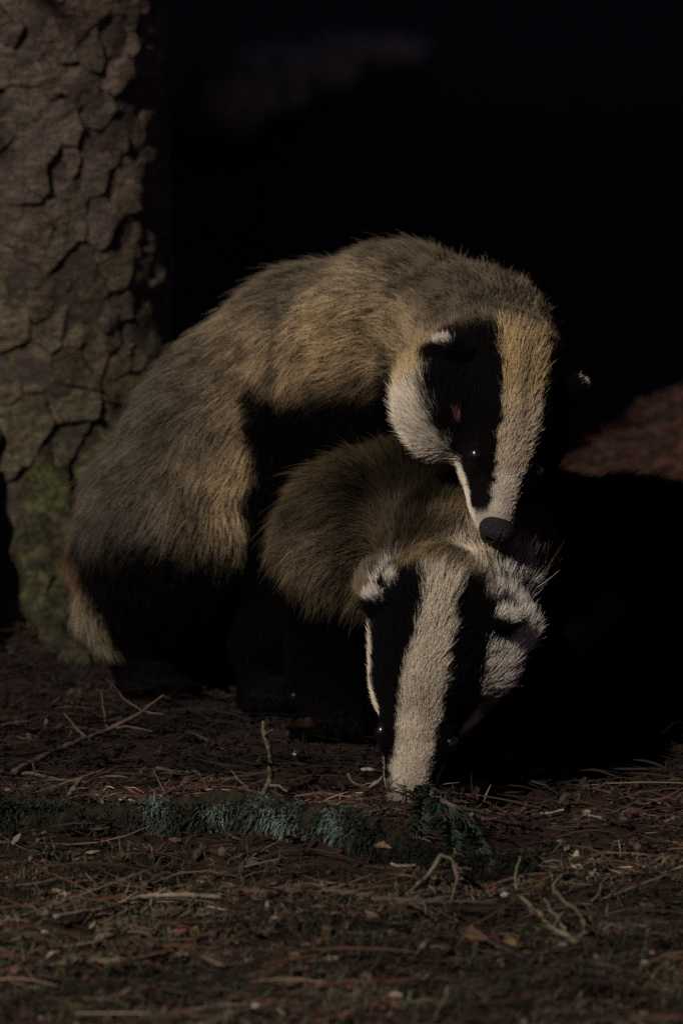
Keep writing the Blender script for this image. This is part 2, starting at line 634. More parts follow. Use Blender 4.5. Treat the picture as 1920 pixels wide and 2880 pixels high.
class Prim:
    def __init__(s, kind, args, flow, tg, k=.015, fl=.02, bbox=None):
        s.kind, s.args, s.flow, s.tag, s.k, s.fl = kind, args, None if flow is None else unit(flow), tg, k, fl
    def d(s, p):
        return sd_cone(p, *s.args) if s.kind == 'c' else sd_ell(p, *s.args)
    def box(s):
        if s.kind == 'c':
            a, b, ra, rb = s.args
            return np.minimum(a - ra, b - rb), np.maximum(a + ra, b + rb)
        c, R, r = s.args
        m = max(r)
        return c - m, c + m

def smin(a, b, k):
    h = np.clip(.5 + .5 * (b - a) / k, 0, 1)
    return b * (1 - h) + a * h - k * h * (1 - h)

def field(prims, p):
    f = None
    for q in prims:
        d = q.d(p)
        f = d if f is None else smin(f, d, q.k)
    return f

def surface_net(prims, h):
    lo = np.min([q.box()[0] for q in prims], 0) - 3 * h
    hi = np.max([q.box()[1] for q in prims], 0) + 3 * h
    n = np.ceil((hi - lo) / h).astype(int) + 1
    gx = [lo[i] + np.arange(n[i]) * h for i in range(3)]
    Fd = np.full(n, 1.0)
    # evaluate slab by slab
    for i in range(0, n[0], 16):
        X, Y, Z = np.meshgrid(gx[0][i:i + 16], gx[1], gx[2], indexing='ij')
        pts = np.stack([X, Y, Z], -1).reshape(-1, 3)
        Fd[i:i + 16] = field(prims, pts).reshape(X.shape)
    ins = Fd < 0
    c = n - 1
    acc = np.zeros((*c, 3))
    cnt = np.zeros(c)
    offs = [(a, b, d) for a in (0, 1) for b in (0, 1) for d in (0, 1)]
    def sl(o):
        return tuple(slice(o[i], o[i] + c[i]) for i in range(3))
    for ax in range(3):
        for a in (0, 1):
            for b in (0, 1):
                o0 = [0, 0, 0]
                others = [i for i in range(3) if i != ax]
                o0[others[0]], o0[others[1]] = a, b
                o1 = list(o0); o1[ax] = 1
                f0, f1 = Fd[sl(o0)], Fd[sl(o1)]
                m = (f0 < 0) != (f1 < 0)
                t = np.where(m, f0 / (f0 - f1 + 1e-12), 0)
                for i in range(3):
                    acc[..., i] += np.where(m, o0[i] + (t if i == ax else 0), 0)
                cnt += m
    act = cnt > 0
    vid = np.full(c, -1)
    vid[act] = np.arange(act.sum())
    ii = np.argwhere(act)
    V = lo + (ii + acc[act] / cnt[act][:, None]) * h
    F = []
    for ax in range(3):
        o1, o2 = [(1, 2), (2, 0), (0, 1)][ax]
        a0 = [slice(1, c[i]) for i in range(3)]
        a0[ax] = slice(0, c[ax])
        b0 = list(a0)
        b0[ax] = slice(1, c[ax] + 1)
        A, B = ins[tuple(a0)], ins[tuple(b0)]
        m = A != B
        w_ = np.argwhere(m)
        base = w_ + np.array([0 if i == ax else 1 for i in range(3)])
        e1 = np.zeros(3, int); e1[o1] = 1
        e2 = np.zeros(3, int); e2[o2] = 1
        q = [vid[tuple((base - e1 * x - e2 * y).T)] for x, y in ((1, 1), (0, 1), (0, 0), (1, 0))]
        quad = np.stack(q, -1)
        flip = ~A[m]
        quad[flip] = quad[flip][:, ::-1]
        F.append(quad)
    F = np.vstack(F)
    return V, F

def grad(prims, p, e=.0015):
    g = np.zeros_like(p)
    for i in range(3):
        d = np.zeros(3); d[i] = e
        g[:, i] = field(prims, p + d) - field(prims, p - d)
    return unit(g)

# ------------------------------------------------------------------ badger
class Head:
    """local frame: a from nose tip to nape, b to the viewer's right, c dorsal (cm)"""
    def __init__(s, nose, occ, dorsal, scale=1.0):
        s.o = np.asarray(nose, float)
        s.A = unit(np.asarray(occ) - s.o)
        c = np.asarray(dorsal, float)
        s.C = unit(c - (c @ s.A) * s.A)
        s.B = np.cross(s.A, s.C)
        if s.B[0] < 0:
            s.B = -s.B
        s.R = np.array([s.A, s.B, s.C])
        s.s = scale * .01
    def w(s, a, b, c):
        return s.o + s.s * (a * s.A + b * s.B + c * s.C)
    def l(s, p):
        return ((p - s.o) @ s.R.T) / s.s

def head_prims(h, ruff=(1.0, 1.0), ear_b=4.3, ear_a=11.2, wf=1.0):
    s = h.s
    fl = h.A
    def E(a, b, c, r, tg='head', k=.010, R=None, flow=None, L=.009):
        return Prim('e', (h.w(a, b, c), h.R if R is None else R, np.array(r) * s), fl if flow is None else flow, tg, k, L)
    def Cn(a, b, ra, rb, tg='head', k=.010, L=.007):
        return Prim('c', (h.w(*a), h.w(*b), ra * s, rb * s), fl, tg, k, L)
    out = [
        Cn((.9, 0, .0), (5.2, 0, .25), 1.15, 1.95),
        Cn((1.6, 0, -.9), (7.5, 0, -1.6), .75, 2.1),
        Cn((3.0, 0, -.3), (10.5, 0, -.4), 1.45, 2.7),
        E(8.6 if wf == 1 else 9.6, 0, .3, (4.6 if wf == 1 else 5.2, 3.5 * wf, 3.0)),
        E(9.4 + 3.5 * (1 - wf), wf * (2.2 + .5 * ruff[1]), -.8, (3.6, wf * (2.0 + .6 * ruff[1]), 2.6), 'cheek', flow=h.A + .5 * h.B, L=.014 * ruff[1]),
        E(9.4 + 3.5 * (1 - wf), -wf * (2.2 + .5 * ruff[0]), -.8, (3.6, wf * (2.0 + .6 * ruff[0]), 2.6), 'cheek', flow=h.A - .5 * h.B, L=.014 * ruff[0]),
        E(5.2, 1.6, 1.0, (1.5, .85, .8), k=.006),
        E(5.2, -1.6, 1.0, (1.5, .85, .8), k=.006),
        Cn((9.0, 0, .2), (13.5, 0, -.2), 3.2, 3.8, L=.013),
    ]
    for sg in (-1, 1):
        # small rounded upright ears
        e0 = unit(h.A * .6 + sg * h.B * .62 + h.C * .5)
        e2 = unit(np.cross(e0, h.A))
        e1 = np.cross(e2, e0)
        out.append(Prim('e', (h.w(ear_a, sg * ear_b, 1.3), np.array([e0, e2, e1]), np.array([1.5, 1.2, .5]) * s), e0, 'ear', .004, .006))
    return out

BUFF = np.array([.55, .405, .215])
GREY = np.array([.41, .355, .28])
WHITE = np.array([.70, .66, .58])
BLACK = np.array([.007, .006, .0065])

def head_colour(h, p, yellow=0.0, ear_a=11.2):
    sws = 1.12 if yellow < .5 else 1.05
    q = h.l(p)
    a, b, c = q[:, 0], q[:, 1], q[:, 2]
    n = (fbm(p, 260, 77, 2) - .5)
    n2 = (fbm(p, 90, 78, 2) - .5)
    b = b
    n3 = (_hash(*(np.floor(p * 4000).astype(np.int64) + 100000).T, 3) - .5)
    n = n + n3 * .55
    ab = np.abs(b) + n * .5 + n2 * .35
    sw = np.interp(a, [0, 1.5, 3, 6, 9, 11, 13, 15], [.80, .85, .90, 1.15, 1.40, 1.40, 1.5, 2.0] if yellow > .5 else [.9, 1.0, 1.05, 1.10, 1.08, .92, .85, 1.3]) * sws
    cb = np.interp(a - (ear_a - 11.2) * smooth01(a, 6, 10), [0, 1.2, 2.0, 3.0, 5.5, 7.5, 9, 10, 11, 12.5, 13.5, 14.5],
                   [.9, .0, -.7, -.7, -.35, .55, .55, -.2, -1.4, -2.0, -.8, 1.0] if yellow > .5 else
                   [.9, .2, -.1, .1, .4, .75, .8, .5, -.5, -1.5, -1.2, .4]) + n * .6 + n2 * .6 - (2.2 * smooth01(b, 1.0, 2.5) if yellow > .5 else 0)  # rear badger's right cheek painted black, standing in for its shade
    white_c = smooth01(sw - ab, -.12, .12)
    cheek = smooth01(cb - c, -.15, .2)
    snout = smooth01(1.3 - a, -.2, .3)
    wht = np.maximum(np.maximum(white_c, cheek * (a > 1.2)), snout)
    throat = smooth01(-3.1 - c + n, -.3, .3)
    wht = wht * (1 - throat)
    # behind the skull the black stripes dissolve into the neck coat
    tip_fade = smooth01(a, .1, 2.6)[:, None] if yellow < .5 else 1.0  # front badger's white darkens towards the snout tip
    yl = (.35 * smooth01(a, 2.5, 5.0) + .6 * smooth01(a, 6.0, 10.0)) * (white_c > .3) * yellow
    W = WHITE * (1 - .25 * snout[:, None]) 
    Yc = np.array([.60, .46, .25])
    W = W * (1 - yl[:, None]) + Yc * yl[:, None]
    cw = (smooth01(a, 8.2, 10.2) * cheek * (1 - white_c) * yellow)[:, None]
    W = W * (1 - cw) + BUFF * cw
    W = W * (np.array([.93, .90, .84]) if yellow > .5 else np.array([.95, .90, .82]))
    dirty = fbm(p, 120, 5, 3)
    W = W * (.72 + .5 * dirty[:, None]) * (.25 + .75 * tip_fade)
    # brownish centre line high on the stripe
    cl = np.exp(-(b / .35) ** 2) * smooth01(a, 5.5, 8.5) * smooth01(a, 14, 11) * yellow
    W = W * (1 - .55 * cl[:, None])
    return BLACK[None] * (1 - wht[:, None]) + W * wht[:, None], wht

def make_badger(name, label, prims, h, body_colour, counts, seed, grid=.0036, yellow=0.0, scar=None, ear_b=4.3, ear_a=11.2, back_a=13.0, extra=None, lenscale=1.0, foot_claws=()):
    root_loc = np.array([h.o[0], h.o[1] + .2, 0.0])
    root = empty(name, root_loc)
    tag(root, label, "badger")
    V, F = surface_net(prims, grid)
    r = np.random.default_rng(seed)
    eyes = {}
    for sg in (-1, 1):
        o_, d_ = h.w(5.0, 0, -.3), unit(sg * h.B * 1.0 + h.C * .68)
        tt_ = np.linspace(0, .05, 200)
        f_ = field(prims, o_ + tt_[:, None] * d_)
        eyes[sg] = o_ + d_ * (tt_[np.argmax(f_ > 0)] - (.0012 if yellow > .5 else .0030))
    def weights(p, sharp=.009):
        D = np.stack([q.d(p) for q in prims], 1)
        D = D - D.min(1, keepdims=True)
        Wt = np.exp(-D / sharp)
        return Wt / Wt.sum(1, keepdims=True)
    tags = [q.tag for q in prims]
    flows = np.array([q.flow for q in prims])
    fls = np.array([q.fl for q in prims])
    isH = np.array([t in ('head', 'cheek') for t in tags])
    isE = np.array([t == 'ear' for t in tags])
    isL = np.array([t == 'leg' for t in tags])
    isR = np.array([t == 'ruff' for t in tags])
    isT = np.array([t == 'tail' for t in tags])
    def base_colour(p, N, Wt):
        hc, wht = head_colour(h, p, yellow, ear_a)
        hw = smooth01(Wt[:, isH].sum(1), .25, .75)
        q = h.l(p)
        inh = smooth01(back_a - q[:, 0], -.3, .3) * smooth01(4.9 - np.abs(q[:, 1]), -.2, .3) * smooth01(q[:, 2] + 2.2, -.3, .3) * (q[:, 2] < 6) * (1 - smooth01(Wt[:, isL].sum(1), .15, .4))
        hw = np.maximum(hw, inh)
        back = smooth01(q[:, 0] + (fbm(p, 90, 14, 2) - .5) * 1.6, back_a - .5, back_a + .5)
        hw = hw * (1 - back * (1 - (wht > .8) * .0))
        bc = body_colour(p, N, Wt)
        lw = Wt[:, isL].sum(1)
        tw = Wt[:, isT].sum(1)
        col = bc * (1 - hw[:, None]) + hc * hw[:, None]
        legn = smooth01(lw + (fbm(p, 70, 4, 2) - .5) * .5, .35, .6) * (1 - hw)
        col = col * (1 - legn[:, None]) + BLACK * .6 * legn[:, None]
        tn = smooth01(tw, .4, .7)
        col = col * (1 - tn[:, None]) + (np.array([.15, .085, .055]) + smooth01(p[:, 2], .115, .075)[:, None] * np.array([.12, .15, .10])) * (.75 + .5 * fbm(p, 60, 2, 2))[:, None] * tn[:, None]
        ew = smooth01(2.1 - np.sqrt((q[:, 0] - ear_a) ** 2 + (np.abs(q[:, 1]) - ear_b) ** 2 + (q[:, 2] - 1.3) ** 2), 0, .3)
        rim = smooth01((q[:, 0] - ear_a) * .6 + (np.abs(q[:, 1]) - ear_b) * .62 + (q[:, 2] - 1.3) * .5, .9, 1.1)
        ec = BLACK * (1 - rim[:, None]) + WHITE * rim[:, None]
        col = col * (1 - ew[:, None]) + ec * ew[:, None]
        banded = (1 - smooth01(Wt[:, isR].sum(1), .1, .5)) * (1 - hw) * (1 - legn) * (1 - tn) * (1 - ew)
        if extra is not None:
            col = extra(col, p, q)
        if scar is not None:
            ds = np.linalg.norm((p - scar) * np.array([1.6, .6, 1.0]), axis=1)
            sc_ = smooth01(.0050 - ds, 0, .003) * .88
            col = col * (1 - sc_[:, None]) + np.array([.26, .14, .145]) * sc_[:, None]
        return col, banded, hw, ew, lw, tw
    Nv = grad(prims, V)
    Wv = weights(V)
    cv_, *_ = base_colour(V, Nv, Wv)
    body = mesh_obj("body", V, F, M_skin, root, col=np.clip(cv_ * .5, .003, 1))
    # hair roots
    tri = np.vstack([F[:, [0, 1, 2]], F[:, [0, 2, 3]]])
    a, b, c = V[tri[:, 0]], V[tri[:, 1]], V[tri[:, 2]]
    area = .5 * np.linalg.norm(np.cross(b - a, c - a), axis=1)
    cen = (a + b + c) / 3
    Wc = weights(cen)
    face = Wc[:, isH | isE].sum(1)
    qh = h.l(cen)
    dens = counts[0] + (counts[1] - counts[0]) * face * smooth01(qh[:, 0], 16, 6)
    dens = dens * (cen[:, 2] > H(cen[:, 0], cen[:, 1]) - .004)
    # nothing on the nose pad and eyes
    dens = dens * (qh[:, 0] > .55)
    for sg in (-1, 1):
        dens = dens * (np.linalg.norm(cen - eyes[sg], axis=1) > .0054)
    ex = area * 1e4 * dens
    N = int(ex.sum())
    t = r.choice(len(tri), N, p=ex / ex.sum())
    u1, u2 = np.sqrt(r.random(N)), r.random(N)
    rt = a[t] * (1 - u1)[:, None] + b[t] * (u1 * (1 - u2))[:, None] + c[t] * (u1 * u2)[:, None]
    Nn = grad(prims, rt)
    Wt = weights(rt)
    col, banded, hw, ew, lw, tw = base_colour(rt, Nn, Wt)
    flow = weights(rt, .02) @ flows
    flow = flow - (flow * Nn).sum(1, keepdims=True) * Nn
    flow = unit(flow)
    # clumps
    M_ = max(200, N // 12)
    gi = r.choice(N, M_, replace=False)
    kd = kdtree.KDTree(M_)
    for i, g in enumerate(gi):
        kd.insert(rt[g], i)
    kd.balance()
    gid = np.array([kd.find(p)[1] for p in rt])
    ln = (Wt @ fls) * (.62 + .55 * r.random(N)) * lenscale * .95
    q = h.l(rt)
    ln = np.where(hw > .5, ln * np.interp(q[:, 0], [0, 2, 5, 9, 13], [.45, .55, .72, 1.0, 1.3]), ln)
    lift = .34 + .16 * (r.random(N) - .5) - .14 * hw * (q[:, 0] < 9) + .15 * ew
    side = np.cross(Nn, flow)
    wv = (fbm(rt, 38, seed + 3, 2) - .5)
    ang = wv * 1.3 * (1 - .6 * hw)
    fl2 = unit(flow * np.cos(ang)[:, None] + side * np.sin(ang)[:, None])
    jit = r.normal(0, .16, (N, 3))
    K = 6
    tt = np.linspace(0, 1, K)
    guard0 = (r.random(N) < .06) & (banded > .6)
    ln = ln * np.where(guard0, 1.45, 1.0)
    d0 = unit(Nn * (lift + .35)[:, None] + fl2 + jit)
    d1 = unit(Nn * (lift * .35)[:, None] + fl2 + jit + np.array([0, 0, -.18]))
    pos = np.zeros((N, K, 3))
    pos[:, 0] = rt - Nn * .0008
    for k in range(1, K):
        s_ = tt[k]
        d = unit(d0 * (1 - s_) + d1 * s_)
        pos[:, k] = pos[:, k - 1] + d * (ln / (K - 1))[:, None]
    G_ = gi[gid]
    guard = (r.random(N) < .05) & (hw < .3)
    cl = np.where(hw > .5, .12, .36) * (.6 + .6 * r.random(N))
    for k in range(1, K):
        off = pos[G_, k] - pos[:, k]
        pos[:, k] += off * (cl * tt[k] ** 1.5)[:, None]
    # keep tips above ground
    # colours along the hair: pale root, dark band, pale tip on the body coat
    cc = np.ones((N, K, 4), dtype=np.float32)
    M2 = max(100, N // 70)
    g2 = r.choice(N, M2, replace=False)
    kd2 = kdtree.KDTree(M2)
    for i, g in enumerate(g2):
        kd2.insert(rt[g], i)
    kd2.balance()
    big = np.array([kd2.find(p)[1] for p in rt[gi]])[gid]
    cr_ = r.random(M_)[gid] * .5 + r.random(M2)[big] * .8 - .15
    grz = np.clip(fbm(rt[G_], 38, seed + 9, 2) * .45 + fbm(rt[G_], 110, seed + 19, 2) * .95 - .22 + (cr_ - .5) * .55 + r.normal(0, .10, N), 0, 1)
    dark = body_dark(rt, Nn, h) if False else grz
    col = col * np.where(guard0, 1.25, 1.0)[:, None]
    for k in range(K):
        band = np.exp(-((tt[k] - .68) / .24) ** 2) * np.clip((dark - .34) * 3.6, 0, 1)
        f = 1 - banded * band * .90
        tipb = 1 + .25 * banded * (tt[k] > .9)
        cc[:, k, :3] = np.clip(col * (f * tipb)[:, None] * (.85 + .3 * r.random(N))[:, None] * (.7 + .3 * tt[k]), 0, .8)
    hc = bpy.data.hair_curves.new("fur")
    hc.add_curves([K] * N)
    hc.attributes["position"].data.foreach_set("vector", pos.astype(np.float32).ravel())
    rad = hc.attributes.get("radius") or hc.attributes.new("radius", 'FLOAT', 'POINT')
    base_r = np.where(hw > .5, .00014, .00015) * (1 + .3 * (r.random(N) - .5))
    rr = base_r[:, None] * np.interp(tt, [0, .6, 1], [1, .85, .12])[None]
    rad.data.foreach_set("value", rr.astype(np.float32).ravel())
    ca = hc.attributes.new("tone", 'FLOAT_COLOR', 'POINT')
    ca.data.foreach_set("color", cc.ravel())
    hc.materials.append(M_fur)
    fo = bpy.data.objects.new("fur", hc)
    link(fo, root)
    # nose pad
    np_ = [Prim('e', (h.w(.35, 0, .25), h.R, np.array([1.0, 1.3, .98]) * h.s), h.A, 'n', .004),
           Prim('e', (h.w(.2, 0, -.55), h.R, np.array([.6, .75, .6]) * h.s), h.A, 'n', .004)]
    Vn, Fn = surface_net(np_, .0008)
    ql = h.l(Vn)
    for sg in (-1, 1):
        dd = np.sqrt(((ql[:, 1] - sg * .52) / .30) ** 2 + ((ql[:, 2] - .15) / .26) ** 2)
        dep = np.clip(1 - dd, 0, 1) * (ql[:, 0] < .3)
        Vn = Vn + (dep * 1.1 * h.s)[:, None] * h.A
    grv = np.exp(-(ql[:, 1] / .08) ** 2) * (ql[:, 0] < .3) * .09
    Vn = Vn + (grv * h.s)[:, None] * h.A
    mesh_obj("nose", Vn, Fn, M_nose, root)
    for sg in (-1, 1):
        ep = [Prim('e', (eyes[sg], h.R, np.array([.60, .52, .52]) * h.s), h.A, 'n', .004)]
        Ve, Fe = surface_net(ep, .0008)
        mesh_obj("eye", Ve, Fe, M_eye, root)
    for (p0, dirn) in foot_claws:
        dirn = unit(np.array(dirn))
        sd_ = unit(np.cross(dirn, [0, 0, 1]))
        for k in range(5):
            o = p0 + sd_ * (k - 2) * .0105 + dirn * (.006 - .002 * abs(k - 2))
            V_, F_ = tube([o, o + dirn * .008 + np.array([0, 0, .001]), o + dirn * .015 - np.array([0, 0, .006])], [.0024, .0018, .0006], sides=8, wob=.02)
            mesh_obj("claw", V_, F_, M_claw, root)
    return root

def foot(p, fwd, tg='leg'):
    """paw: sole block and five toes, at ground point p"""
    f = unit(np.array(fwd, float))
    s_ = unit(np.cross(f, [0, 0, 1]))
    out = [Prim('e', (p + np.array([0, 0, .014]), np.array([f, s_, [0, 0, 1]]), np.array([.032, .026, .016])), f, tg, .01, .008)]
    for k in range(5):
        b = p + s_ * (k - 2) * .0105 + f * (.026 - .002 * abs(k - 2)) + np.array([0, 0, .010])
        out.append(Prim('c', (b - f * .012, b + f * .010, .0075, .0062), f, tg, .004, .006))
    return out

def C(a, ra, b, rb, flow, tg, k=.03, L=.03):
    return Prim('c', (np.array(a, float), np.array(b, float), ra, rb), flow, tg, k, L)

# ---- rear badger -------------------------------------------------------
hb = Head(P(1392, 1508, .075), P(1402, 935, .175), np.array([.50, -.84, .42]), 1.03)
hbA = hb.A
rump, mid, sh = P(530, 1425, .44), P(730, 1222, .46), P(905, 1048, .44)
neck, nape = P(1130, 960, .36), P(1320, 975, .27)
occ = hb.w(12.0, 0, -.5)
fw = unit(rump - mid)
rear = [
    C(rump, .057, mid, .076, fw + np.array([0, 0, -.25]), 'body', L=.030),
    C(mid, .076, sh, .069, unit(mid - sh) + np.array([0, 0, -.15]), 'body', L=.030),
    C(sh, .068, neck, .060, unit(sh - neck), 'body', L=.027),
    C(neck, .060, nape, .050, unit(neck - nape), 'neck', L=.024),
    C(nape, .050, occ, .040, unit(nape - occ), 'neck', k=.02, L=.020),
    C(P(520, 1500, .40), .066, P(640, 1330, .42), .072, (-.5, 0, -1), 'body', L=.028),        # flank and thigh
    C(P(860, 1180, .41), .055, P(800, 1420, .39), .048, (-.1, 0, -1), 'leg', L=.022),             # chest and upper foreleg
    C(P(800, 1420, .39), .040, P(770, 1790, .37), .026, (0, 0, -1), 'leg', k=.02, L=.014),
    C(P(1040, 1130, .38), .045, P(1010, 1450, .42), .036, (0, 0, -1), 'leg', L=.02),
    C(P(1010, 1450, .42), .034, P(990, 1780, .42), .024, (0, 0, -1), 'leg', k=.02, L=.014),
    C(P(480, 1560, .40), .052, P(430, 1790, .44), .030, (-.1, 0, -1), 'leg', k=.02, L=.018),
    C(P(620, 1560, .5), .050, P(600, 1800, .52), .030, (-.1, 0, -1), 'leg', k=.02, L=.018),
    C(P(390, 1400, .45), .026, P(320, 1550, .43), .016, (-.15, 0, -1), 'tail', k=.03, L=.034),
    C(P(320, 1550, .43), .016, P(305, 1680, .42), .011, (.1, 0, -1), 'tail', k=.02, L=.036),
    C(P(305, 1680, .42), .011, P(320, 1745, .42), .006, (.2, 0, -1), 'tail', k=.02, L=.040),
]
rear += head_prims(hb, (2.0, 1.0), 4.6, 11.7)
pf1 = P(770, 1900, .36); pf1[2] = float(H(pf1[0], pf1[1]))
pf2 = P(990, 1900, .42); pf2[2] = float(H(pf2[0], pf2[1]))
ph1 = P(430, 1900, .42); ph1[2] = float(H(ph1[0], ph1[1]))
ph2 = P(610, 1900, .52); ph2[2] = float(H(ph2[0], ph2[1]))
for base, top in ((pf1, P(770, 1790, .37)), (pf2, P(990, 1780, .42)), (ph1, P(430, 1790, .44)), (ph2, P(600, 1800, .52))):
    rear.append(C(top, .026, base + np.array([0, .01, .02]), .020, (0, 0, -1), 'leg', k=.02, L=.012))
    rear += foot(base, (.15, -1, 0))

def rear_colour(p, N, Wt):
    n = fbm(p, 16, 91, 3)
    c = BUFF * (1 - n[:, None] * .55) + GREY * (n[:, None] * .55)
    # greyer along the spine (upward facing), black underneath
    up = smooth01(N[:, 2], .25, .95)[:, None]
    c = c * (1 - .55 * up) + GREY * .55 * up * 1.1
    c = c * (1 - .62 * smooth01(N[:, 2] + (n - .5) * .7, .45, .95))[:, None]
    rdg = smooth01(.05 - np.abs((p[:, 0] + .055) - (p[:, 2] - .20) * .45) + (n - .5) * .03, 0, .04)[:, None]  # lit ridge of the body painted into the coat as a paler band
    c = c * (.74 + .34 * rdg)
    under = smooth01(-N[:, 2] + (n - .5) * .6, .25, .70)[:, None]
    c = c * (1 - under) + BLACK * under
    # light falloff painted in: coat goes dark grey towards the rump
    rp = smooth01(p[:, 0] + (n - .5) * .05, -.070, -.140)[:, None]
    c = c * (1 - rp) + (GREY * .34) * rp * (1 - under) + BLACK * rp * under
    low = smooth01(p[:, 2] + (n - .5) * .04, .168, .132)[:, None]
    c = c * (1 - low) + BLACK * low
    th = (smooth01(.268 - p[:, 2] + (n - .5) * .05, -.012, .020) * smooth01(p[:, 0] + (n - .5) * .02, -.066, -.046))[:, None]
    c = c * (1 - th) + BLACK * th
    return c

o_, d_ = hb.w(6.9, 0, -.3), unit(-hb.B * .93 + hb.C * .36)
t_ = np.linspace(0, .08, 300)
sc_p = o_ + d_ * t_[np.argmax(field(rear, o_ + t_[:, None] * d_) > 0)]
import time as _t
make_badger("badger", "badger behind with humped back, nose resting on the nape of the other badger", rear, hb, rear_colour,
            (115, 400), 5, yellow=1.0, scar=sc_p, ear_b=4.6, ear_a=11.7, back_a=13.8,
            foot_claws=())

# ---- front badger ------------------------------------------------------
hf = Head(P(1134, 2300, -.002), P(1238, 1708, .045), np.array([-.06, -.95, .28]), 1.09)
lsh, csh, rsh = P(1030, 1500, .25), P(1270, 1500, .27), P(1560, 1640, .27)
nk = P(1320, 1580, .145)
occf = hf.w(12.2, 0, -.6)
front = [
    C(occf, .040, nk, .046, (.28, .35, .9), 'neck', k=.02, L=.022),
    C(nk, .046, csh, .060, (.1, .8, .6), 'neck', L=.028),
    C(lsh, .052, csh, .056, (-.75, .25, -.65), 'body', L=.032),
    C(csh, .056, rsh, .062, (.7, .6, -.3), 'body', L=.032),
    C(rsh, .064, P(1760, 1690, .42), .078, (.6, .8, -.1), 'body', L=.032),
    C(P(1760, 1690, .42), .078, P(1960, 1690, .55), .080, (.6, .8, -.2), 'body', L=.032),
    C(P(985, 1620, .26), .048, P(960, 1850, .27), .032, (-.2, 0, -1), 'leg', L=.022),
    C(P(960, 1850, .27), .028, P(950, 1990, .25), .022, (0, 0, -1), 'leg', k=.02, L=.012),
    C(P(1540, 1740, .20), .048, P(1440, 1930, .10), .030, (-.2, -.2, -1), 'leg', L=.02),
    C(P(1440, 1930, .10), .028, P(1310, 2110, .05), .019, (-.3, -.2, -1), 'leg', k=.02, L=.012),
    C(P(1900, 1800, .52), .045, P(1880, 1880, .46), .030, (0, 0, -1), 'leg', k=.03, L=.015),
]
front += [C(P(1280, 1990, .03), .012, P(1345, 1890, .035), .015, (.5, .1, .86), 'ruff', k=.015, L=.016),
          C(P(1345, 1890, .035), .015, P(1415, 1770, .045), .016, (.55, .1, .83), 'ruff', k=.015, L=.026),
          C(P(1110, 1720, .11), .014, P(1085, 1650, .13), .018, (-.25, .2, .8), 'ruff', k=.015, L=.014)]
front += head_prims(hf, (.3, .5), 3.3, 12.4, .80)
qf1 = P(948, 2000, .24); qf1[2] = float(H(qf1[0], qf1[1]))
qf2 = P(1285, 2100, .055); qf2[2] = float(H(qf2[0], qf2[1]))
qf3 = P(1880, 1900, .44); qf3[2] = float(H(qf3[0], qf3[1]))
for base, top, r0 in ((qf1, P(950, 1990, .25), .022), (qf2, P(1310, 2110, .05), .019), (qf3, P(1880, 1880, .46), .028)):
    front.append(C(top, r0, base + np.array([0, .01, .018]), .018, (0, 0, -1), 'leg', k=.015, L=.010))
    front += foot(base, (-.2, -1, 0))

def front_extra(col, p, q):
    # white ruff patches behind the cheeks
    n = (fbm(p, 90, 41, 2) - .5) * .018
    def near(a, b, ra, rb):
        ab = b - a
        t = np.clip(((p - a) @ ab) / (ab @ ab), 0, 1)
        dv = p - (a + t[:, None] * ab)
        dv[:, 1] *= .4
        return smooth01(ra + (rb - ra) * t - np.linalg.norm(dv, axis=1) + n, -.003, .004)
    wl = near(P(1078, 1665, .09), P(1044, 1750, .07), .014, .008)
    wr = near(P(1470, 1700, .03), P(1390, 1900, .02), .030, .018)
    dim = near(P(1370, 1960, .02), P(1290, 2090, .02), .018, .010)
    ear = ((np.abs(np.abs(q[:, 1]) - 3.3) < 1.4) & (q[:, 0] > 11.2) & (q[:, 0] < 14.2) & (q[:, 2] > .6))
    wl = wl * (1 - ear)
    wr = wr * (1 - ear) * (q[:, 1] > 3.2)
    w_ = np.clip(wl + wr, 0, 1)[:, None]
    col = col * (1 - w_) + WHITE * .92 * w_
    d_ = (dim * (q[:, 1] > 3.2) * (1 - w_[:, 0]))[:, None] * .8
    return col * (1 - d_) + np.array([.07, .055, .05]) * d_

STR_A, STR_B, STR_C = hf.w(11.5, 0, 3), P(1330, 1560, .10), P(1370, 1400, .2)
def front_colour(p, N, Wt):
    n = fbm(p, 20, 55, 3)
    g = GREY * np.array([.95, .95, .92])
    c = (BUFF * .50) * (1 - n[:, None]) + g * .34 * n[:, None]
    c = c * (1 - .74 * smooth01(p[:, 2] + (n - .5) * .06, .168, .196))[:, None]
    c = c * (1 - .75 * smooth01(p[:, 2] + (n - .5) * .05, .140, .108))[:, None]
    # pale band running from the face stripe up over the neck
    def seg(a, b):
        ab = b - a
        t = np.clip(((p - a) @ ab) / (ab @ ab), 0, 1)
        dv = p - (a + t[:, None] * ab)
        dv[:, 1] *= .25
        return np.linalg.norm(dv, axis=1)
    d = np.minimum(seg(STR_A, STR_B), seg(STR_B, STR_C)) + (fbm(p, 120, 8, 2) - .5) * .012
    band = smooth01(.022 - d, -.006, .010)[:, None] * smooth01(N[:, 1], .6, .0)[:, None]
    c = c * (1 - band) + np.array([.62, .53, .40]) * band
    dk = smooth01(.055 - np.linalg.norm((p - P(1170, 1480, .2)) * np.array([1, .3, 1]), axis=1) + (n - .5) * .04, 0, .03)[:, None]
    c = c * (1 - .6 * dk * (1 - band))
    under = smooth01(-N[:, 2] + (n - .5) * .6, .35, .8)[:, None]
    c = c * (1 - under) + BLACK * under
    # shaded side painted black: shoulder and flank on the viewer's right
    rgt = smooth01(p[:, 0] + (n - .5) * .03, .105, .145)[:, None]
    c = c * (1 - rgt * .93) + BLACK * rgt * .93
    return c

